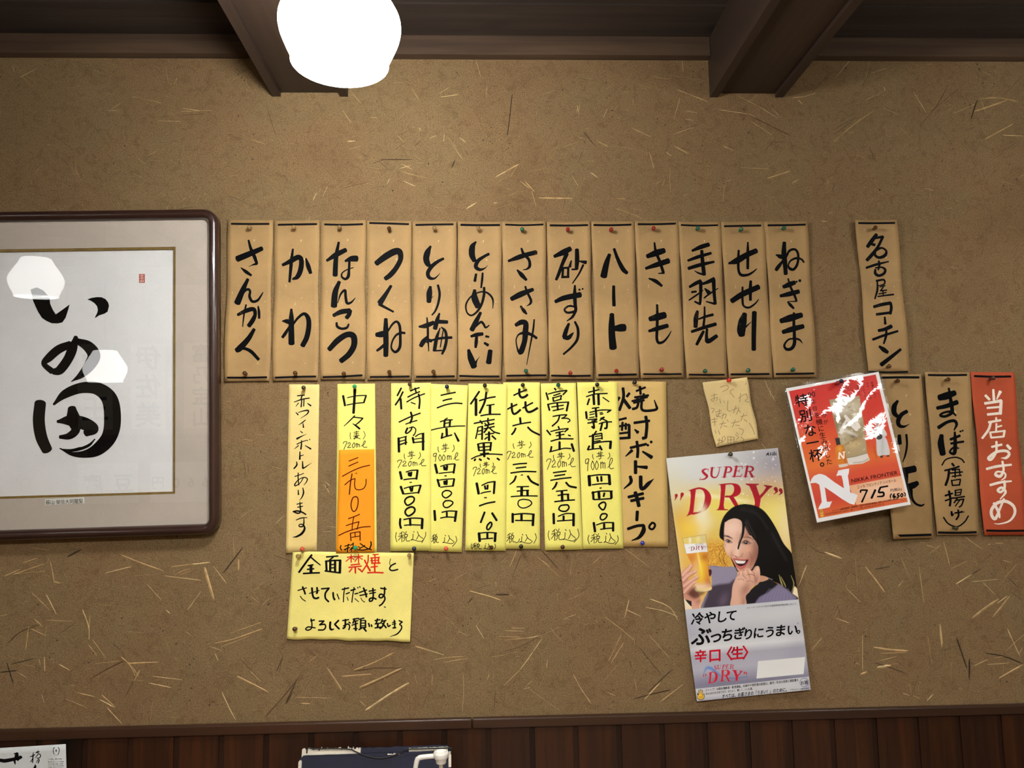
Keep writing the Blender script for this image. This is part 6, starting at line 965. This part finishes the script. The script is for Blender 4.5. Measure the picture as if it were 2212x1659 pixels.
k.build('lettering', M_PRINT, ob, sn.ink)
Ink().write('O', "17 812,1292 818,1270 882,1268! 852,1335 826,1392,20; 22 966,1266 926,1352; 20 1018,1242 1002,1290 1048,1292 1048,1328 986,1336,14; 17 1016,1240 1096,1226; 13 1134,1306 1122,1326 1124,1350; 15 1164,1306 1150,1330 1160,1346 1176,1336 1158,1328; 14 1214,1303! 1197,1307! 1196,1322 1212,1326 1206,1340 1190,1341; 13 1242,1302 1229,1322 1238,1338 1253,1322 1243,1303; 11 1264,1294 1278,1310 1271,1332").build('handwritten_price', M_PEN, ob, sn.ink)

# ------------------------------------------------------------------ poster at the lower left, on the panelling
M_PALE = paper('pale_poster', (206, 210, 208), 0.015, None, 0.6); M_GREY = inkmat('print_grey', (96, 98, 100))
s = sheet('sake', 'sake_poster', 'pale paper poster with bold black brush strokes, on the panelling below the picture frame', 'poster', [(-172, 1626.5), (142, 1607.4), (150, 1935), (-180, 1960)], M_PALE, [('V', """
120 -900,700 -300,760 0,770,110 150,790,120 400,745,110 600,695,110 660,675,110 700,680,50; 90 548,540,80 535,600,120 520,690,120; 40 440,560,24 510,560,60; 60 560,760,80 610,730,40; 50 462,780,60 475,850,54 487,915,8; 26 950,665,18 1030,635,34 1112,590,30; 30 1065,520,18 1052,640,36 1040,850,30; 26 1060,690 975,825; 32 1140,535,30 1200,505,44 1262,500,20; 22 1216,440,8 1210,540,28; 26 1228,555 1180,620 1112,705,12; 30 1240,572 1292,600 1262,690 1160,700,16; 36 1200,715,20 1245,760,38 1215,865,30; 30 1200,760 1150,860,14; 50 1110,905,16 1125,960,70 1090,1060,90; 60 1090,1060 1150,1300""", M_PEN)], base=0.0105, bow=0.0004, side=0.0006)
emb = Ink().write('V', "20 1740,362 1712,372; 26 1712,390 1698,420; 28 1700,450 1690,470; 26 1705,490 1700,520; 22 1712,540 1722,570; 6 1735,370 1698,450 1710,560 1740,602; 20 1850,358 1872,372; 26 1880,395 1888,420; 28 1880,450 1890,475; 26 1872,500 1880,520; 22 1862,545 1858,570; 6 1850,365 1892,450 1870,560 1850,600; 18 1770,440 1810,440; 16 1775,465 1808,468; 14 1770,488 1810,492; 14 1790,430 1790,496; 6 1740,602 1790,608 1850,600")
emb.build('emblem', M_PRINT, s.ob, s.ink)
k = Ink()
for i, (y, x0, x1, t) in enumerate(((755, 1530, 1980, 'この酒は、蔵元で造り'), (845, 1520, 2030, '樽の中でじっくり熟成'), (912, 1525, 2000, 'させた香り高いお酒'), (972, 1530, 2040, 'です。まろやかな味を'), (1030, 1530, 2020, 'お楽しみください。'))): k.glyphs('V', t, x0, y, x1, y - 10, 48, 0, 0.004)
k.build('small_print', M_GREY, s.ob, s.ink)

# ------------------------------------------------------------------ push pins
PINS = {}
def pinmat(name, c, clear=False):
    m, nt, b = newmat(name); b.inputs['Base Color'].default_value = rgba(c); b.inputs['Roughness'].default_value = 0.12
    b.inputs['Coat Weight'].default_value = 0.3
    if clear: b.inputs['Transmission Weight'].default_value = 0.75; b.inputs['IOR'].default_value = 1.45
    return m
PC = dict(clear=pinmat('pin_clear', (206, 178, 130), True), amber=pinmat('pin_amber', (120, 84, 44), True), green=pinmat('pin_green', (22, 84, 62)), bright=pinmat('pin_bright_green', (36, 150, 96)), red=pinmat('pin_red', (136, 30, 26)), scarlet=pinmat('pin_scarlet', (206, 34, 24)), pink=pinmat('pin_pink', (206, 84, 62)),
          black=pinmat('pin_black', (26, 24, 24)), navy=pinmat('pin_navy', (20, 26, 60)), blue=pinmat('pin_blue', (26, 40, 150)), brown=pinmat('pin_brown', (72, 44, 32)), olive=pinmat('pin_olive', (56, 52, 30)))
PCW = dict(bright='bright green', amber='amber', olive='dark olive')
M_NEEDLE = plain('steel_needle', (180, 178, 172), 0.3, 1.0)
def pin(view, x, y, colour, where, paper_key):
    px, py = vp(view, x, y); sh = SHEETS[paper_key]
    d = float(sh.depth(*sh.uv(np.array([px]), np.array([py])))[0]); rr = random.Random(int(px * 7 + py))
    base = P(px, py, d + 0.0125); base = np.array([base[0], -d - 0.0035, base[2]])
    ax = Vector((rr.uniform(-0.12, 0.12), -1, rr.uniform(-0.02, 0.16))).normalized()
    t = thing('push_pin', base, '%s push pin %s' % (PCW.get(colour, colour), where), 'push pin', 'round push pins')
    MB().lathe([(0.0006, 0.0002), (0.0030, 0.0004), (0.0034, 0.0012), (0.0031, 0.0021), (0.0021, 0.0030), (0.0019, 0.0040), (0.0026, 0.0052), (0.0039, 0.0068), (0.0044, 0.0085), (0.0041, 0.0103), (0.0030, 0.0118), (0.0014, 0.0126), (0.0003, 0.0128)], base, ax, 20).build('head', PC[colour], t, smooth=True)
    MB().lathe([(0.0005, 0.0006), (0.0005, -0.0075), (0.0001, -0.0100)], base, ax, 8).build('needle', M_NEEDLE, t)
KANA = ['さんかく', 'かわ', 'なんこつ', 'つくね', 'とり梅', 'とりめんたい', 'ささみ', '砂ずり', 'ハート', 'きも', '手羽先', 'せせり', 'ねぎま']
ROW = [('A', 270, 95, 'clear', 225, 1553), ('A', 712, 95, 'clear', 723, 1547), ('A', 1168, 98, 'clear', 1205, 1553), ('B', 275, 112, 'amber', 280, 1540), ('B', 732, 106, 'clear', 723, 1540), ('B', 1168, 108, 'clear', 0, 0), ('C', 224, 116, 'green', 262, 1529),
       ('C', 677, 117, 'red', 705, 1548), ('C', 1108, 117, 'red', 1163, 1527), ('D', 197, 105, 'red', 273, 1514), ('D', 634, 106, 'green', 710, 1527), ('D', 1066, 120, 'green', 1140, 1524), ('E', 250, 103, 'green', 342, 1518)]
for i, (v_, x, y, c_, xb, yb) in enumerate(ROW):
    pin(v_, x, y, c_, 'at the top of the tan %s strip' % KANA[i], 'p%d' % (i + 1))
    if xb: pin(v_, xb, yb, 'amber' if c_ in ('clear', 'amber') else c_, 'at the bottom of the tan %s strip' % KANA[i], 'p%d' % (i + 1))
for a in (('E', 1160, 103, 'amber', 'at the top of the 名古屋コーチン strip', 'nag'), ('E', 1297, 1485, 'amber', 'at the bottom of the 名古屋コーチン strip', 'nag'),
          ('N', 265, 102, 'amber', 'at the top of the とり天 strip', 'tori'), ('N', 737, 90, 'amber', 'at the top of the まつば strip', 'matsu'), ('N', 808, 1490, 'olive', 'at the bottom of the まつば strip', 'matsu'), ('N', 1158, 78, 'brown', 'at the top of the red 当店おすすめ strip', 'red'),
          ('F', 310, 122, 'olive', 'at the top of the cream 赤ワイン strip', 'wine'), ('G', 290, 1424, 'pink', 'at the foot of the cream 赤ワイン strip', 'wine'), ('F', 1070, 105, 'bright', 'at the top of the yellow strip carrying the orange slip', 'naka'), ('G', 1080, 1414, 'bright', 'at the foot of the orange price slip', 'slip'),
          ('F', 1905, 74, 'brown', 'at the top of the first touching yellow strip from the left', 'samurai'), ('G', 1965, 1420, 'navy', 'at the foot of the first touching yellow strip from the left', 'samurai'), ('H', 938, 112, 'navy', 'at the top of the second touching yellow strip from the left', 'mitake'), ('I', 918, 1422, 'pink', 'at the foot of the second touching yellow strip from the left', 'mitake'),
          ('H', 1497, 90, 'black', 'at the top of the third touching yellow strip from the left', 'sato'), ('I', 1605, 1408, 'amber', 'at the foot of the third touching yellow strip from the left', 'sato'), ('J', 348, 82, 'black', 'at the top of the fourth touching yellow strip from the left', 'nana'), ('K', 318, 1395, 'black', 'at the foot of the fourth touching yellow strip from the left', 'nana'),
          ('J', 868, 80, 'green', 'at the top of the fifth touching yellow strip from the left', 'tomi'), ('K', 935, 1396, 'brown', 'at the foot of the fifth touching yellow strip from the left', 'tomi'), ('J', 1455, 78, 'black', 'at the top of the sixth touching yellow strip from the left', 'kiri'), ('M', 308, 50, 'black', 'at the top of the tan 焼酎ボトルキープ strip', 'shochu'), ('M', 388, 1567, 'blue', 'at the foot of the tan 焼酎ボトルキープ strip', 'shochu'),
          ('L', 305, 155, 'clear', 'in the upper left corner of the no-smoking notice', 'notice'), ('L', 1960, 148, 'clear', 'in the upper right corner of the no-smoking notice', 'notice'), ('L', 255, 1246, 'brown', 'in the lower left corner of the no-smoking notice', 'notice'),
          ('M', 1203, 30, 'scarlet', 'holding the worn cream memo', 'memo'), ('Q', 440, 66, 'olive', 'at the top of the beer poster', 'asahi'), ('O', 612, 142, 'navy', 'at the top of the orange whisky poster', 'nikka'), ('O', 574, 158, 'red', 'beside the navy pin on the whisky poster', 'nikka')):
    pin(*a)

# ------------------------------------------------------------------ table against the wall with the binder and the pump bottle
M_TABLE = wood('table_wood', (92, 58, 34), (150, 102, 62), 0, 0.8, 0.35, 0.5)
TT = 0.76
t = thing('wooden_table', (0.1, -0.40, 0.0), 'wooden table along the panelling, under the navy binder and white pump bottle', 'table')
MB().box((-0.75, -0.75, TT - 0.03), (0.95, -0.055, TT)).build('table_top', M_TABLE, t)
for x in (-0.70, 0.86):
    for y in (-0.71, -0.14): MB().box((x, y, 0), (x + 0.05, y + 0.05, TT - 0.03)).build('leg', M_TABLE, t)
MB().box((-0.66, -0.70, TT - 0.10), (0.87, -0.68, TT - 0.03)).build('apron', M_TABLE, t)

# binder: stands on the table, leaning back on the panelling
M_NAVY = plain('navy_cover', (18, 21, 43), 0.5, 0, 0.4, 0.14, 14.0); M_LEAF = paper('binder_leaves', (222, 214, 196), 0.05, None, 0.8); M_WORN = plain('worn_board', (214, 206, 190), 0.85, 0, 0.2, 0.08, 90.0)
bl, br_, bt = float(P(645, 1640, 0.045)[0]), float(P(974, 1640, 0.045)[0]), float(P(800, 1622, 0.036)[2])
wl = Vector((0, 0, TT + 0.001)); h = (bt - TT - 0.001)
ybot, ytop = -0.085, -0.040                                   # front face at foot and at top
slope = (ytop - ybot) / h
bd = thing('menu_binder', ((bl + br_) / 2, ybot, TT + 0.001), 'worn navy menu binder with torn white edges, leaning on the panelling beside the white pump', 'menu binder')
def lean(x, n, z):     # x across, n thickness behind the front face, z height above the foot
    return (x, ybot + slope * z + n, TT + 0.001 + z)
def slab(x0, x1, z0, z1, n0, n1, nx=16, rough=0.0, seed=1, round_=0.0):
    """leaning slab, optionally ragged along its top"""
    rg = random.Random(seed); top = [z1 + rough * (rg.random() - 0.5) * (1.0 if rg.random() < .7 else 2.2) for _ in range(nx + 1)]; v = []; f = []
    for i in range(nx + 1):
        x = x0 + (x1 - x0) * i / nx; e = min(x - x0, x1 - x); cut = round_ - math.sqrt(max(0, round_ ** 2 - (round_ - e) ** 2)) if e < round_ else 0
        for n in (n0, n1):
            v.append(lean(x, n, z0)); v.append(lean(x, n, top[i] - cut))
    for i in range(nx):
        a, b = 4 * i, 4 * (i + 1); f += [[a, b, b + 1, a + 1], [a + 2, a + 3, b + 3, b + 2], [a + 1, b + 1, b + 3, a + 3], [a, a + 2, b + 2, b]]
    f += [[0, 1, 3, 2], [4 * nx, 4 * nx + 2, 4 * nx + 3, 4 * nx + 1]]
    return MB().add(v, f)
slab(bl, br_, 0, h - 0.003, 0.0, 0.0024, 40, 0.0004, 2, 0.008).build('front_cover', M_NAVY, bd)
slab(bl + 0.004, bl + (br_ - bl) * 0.40, 0.002, h + 0.0052, 0.0027, 0.0075, 46, 0.0034, 5).build('leaves', M_LEAF, bd)
slab(bl + (br_ - bl) * 0.72, br_ - 0.006, 0.002, h + 0.0012, 0.0027, 0.0075, 24, 0.0008, 6).build('leaves', M_LEAF, bd)
slab(bl + 0.002, br_ - 0.001, 0.0, h + 0.004, 0.0078, 0.0102, 40, 0.0012, 8, 0.006).build('back_cover', M_NAVY, bd)
slab(bl - 0.0006, bl + 0.0055, h - 0.030, h - 0.010, -0.0004, -0.0001, 8, 0.002, 9, 0.002).build('worn_corner', M_WORN, bd)
slab(br_ - 0.0045, br_ + 0.0006, h - 0.030, h - 0.004, -0.0004, -0.0001, 8, 0.001, 10, 0.002).build('worn_corner', M_WORN, bd)
slab(bl + (br_ - bl) * 0.58, bl + (br_ - bl) * 0.66, h - 0.0062, h - 0.0045, -0.0004, -0.0001, 14, 0.0012, 11).build('worn_edge', M_WORN, bd)
cordpts = [vp('p', 620 + a / 5.53, 1590 + b / 5.53) for a, b in ((236, 205), (240, 160), (262, 136), (300, 150), (420, 152), (560, 150), (750, 158), (800, 178), (860, 205), (950, 238), (1060, 260), (1150, 262), (1250, 240), (1340, 205), (1430, 160), (1600, 152), (1840, 145), (1955, 142), (1966, 175), (1962, 215))]
cp = catmull(np.array([[a, b, 1] for a, b in cordpts]), 4.0)
MB().tube([P(a, b, 0.0478) for a, b, _ in cp], 0.0013, 8).build('elastic_cord', M_CORD, bd, smooth=True)

# pump bottle
M_PUMP = plain('white_plastic', (226, 222, 212), 0.3, 0, 0.5); M_BOTTLE = plain('bottle_plastic', (214, 214, 206), 0.25, 0, 0.5)
po = 0.30; hc = P(952.6, 1632, po); sc_ = 1.0 / F * 1.2
hx, hy, hz = float(hc[0]), -po, float(hc[2])
pb = thing('pump_bottle', (hx, hy, TT), 'white pump dispenser with bent spout standing before the navy binder', 'pump bottle')
MB().lathe([(0.0035, -0.045), (0.0035, -0.012), (0.0072, -0.0115), (0.0080, -0.0098), (0.0084, -0.0055), (0.0102, -0.0040), (0.0114, -0.0015), (0.0117, 0.0030), (0.0112, 0.0052), (0.0098, 0.0060), (0.0084, 0.0054), (0.0078, 0.0030), (0.0070, 0.0024), (0.0003, 0.0026)], (hx, hy, hz), seg=32).build('pump_head', M_PUMP, pb, smooth=True)
sp = [P(*vp('p', 620 + a / 5.53, 1590 + b / 5.53), po) for a, b in ((1775, 236), (1700, 243), (1630, 250), (1585, 258), (1560, 275), (1550, 305), (1538, 360), (1527, 420), (1520, 450))]
MB().tube(sp, [0.0036, 0.0036, 0.0037, 0.0039, 0.0040, 0.0039, 0.0036, 0.0035, 0.0034], 16).build('spout', M_PUMP, pb, smooth=True)
z0 = TT + 0.0005 - hz
MB().lathe([(0.003, -0.040), (0.0165, -0.041), (0.0170, -0.058), (0.0165, -0.059)], (hx, hy, hz), seg=32).build('screw_collar', M_PUMP, pb, smooth=True)
MB().lathe([(0.012, -0.057), (0.014, -0.064), (0.024, -0.072), (0.031, -0.084), (0.033, -0.100), (0.033, z0 + 0.006), (0.031, z0 + 0.001), (0.028, z0)], (hx, hy, hz), seg=40).build('bottle_body', M_BOTTLE, pb, smooth=True)

# ------------------------------------------------------------------ the far side of the room, seen faintly in the picture glass
M_SHELF = wood('far_shelf_wood', (90, 56, 32), (140, 92, 56), 0, 0.8, 0.5, 0.3)
t = thing('wall_shelf', (-2.0, YB, 1.40), 'wooden shelf on the wall behind the photographer', 'shelf')
MB().box((-2.65, YB + 0.001, 1.40), (-1.30, YB + 0.16, 1.43)).build('shelf_board', M_SHELF, t)
for x in (-2.5, -1.5): MB().box((x, YB + 0.001, 1.28), (x + 0.03, YB + 0.12, 1.40)).build('bracket', M_SHELF, t)
M_FARP = paper('far_paper', (226, 214, 184), 0.03); M_FARW = paper('far_white_paper', (226, 226, 220), 0.02)
def farsheet(name, x, z, w, hh, mat, txt, label, vert=True):
    o = MB().box((x, YB + 0.002, z), (x + w, YB + 0.006, z + hh)).build(name, mat); tag(o, label, 'paper sign', 'paper signs on the far wall')
    gv, gf = [], []; n = len(txt); e = min(w * 0.8, hh / max(n, 1) * 0.9) if vert else min(w / max(n, 1) * 0.95, hh * 0.5)
    for i, ch in enumerate(txt):
        a, f, _, _ = glyph(ch, 0.02); b = len(gv); cx = x + w / 2 if vert else x + w - (i + 0.5) * w / n; cz = z + hh - (i + 0.5) * hh / n if vert else z + hh / 2
        gv += [(cx - (q[0] - 0.5) * e, YB + 0.0064, cz + (q[1] - 0.38) * e) for q in a]; gf += [[k2 + b for k2 in t2] for t2 in f]
    mesh_ob('lettering', gv, gf, M_PEN, o)
for i, (x, tx) in enumerate(((-2.62, '魔王'), (-2.28, '伊佐美'), (-1.94, '富乃宝山'), (-1.62, '佐藤'))): farsheet('paper_sign', x, 1.46, 0.22, 0.56, M_FARP, tx, 'tall cream paper sign above the shelf behind the photographer, %s from the corner' % ['first', 'second', 'third', 'fourth'][i])
for i, (x, tx) in enumerate(((-2.62, '豆腐'), (-2.16, '660円'), (-1.70, '1人前'))): farsheet('paper_sign', x, 0.98, 0.38, 0.26, M_FARW, tx, 'white paper sign lettered %s under the shelf behind the photographer' % tx, False)
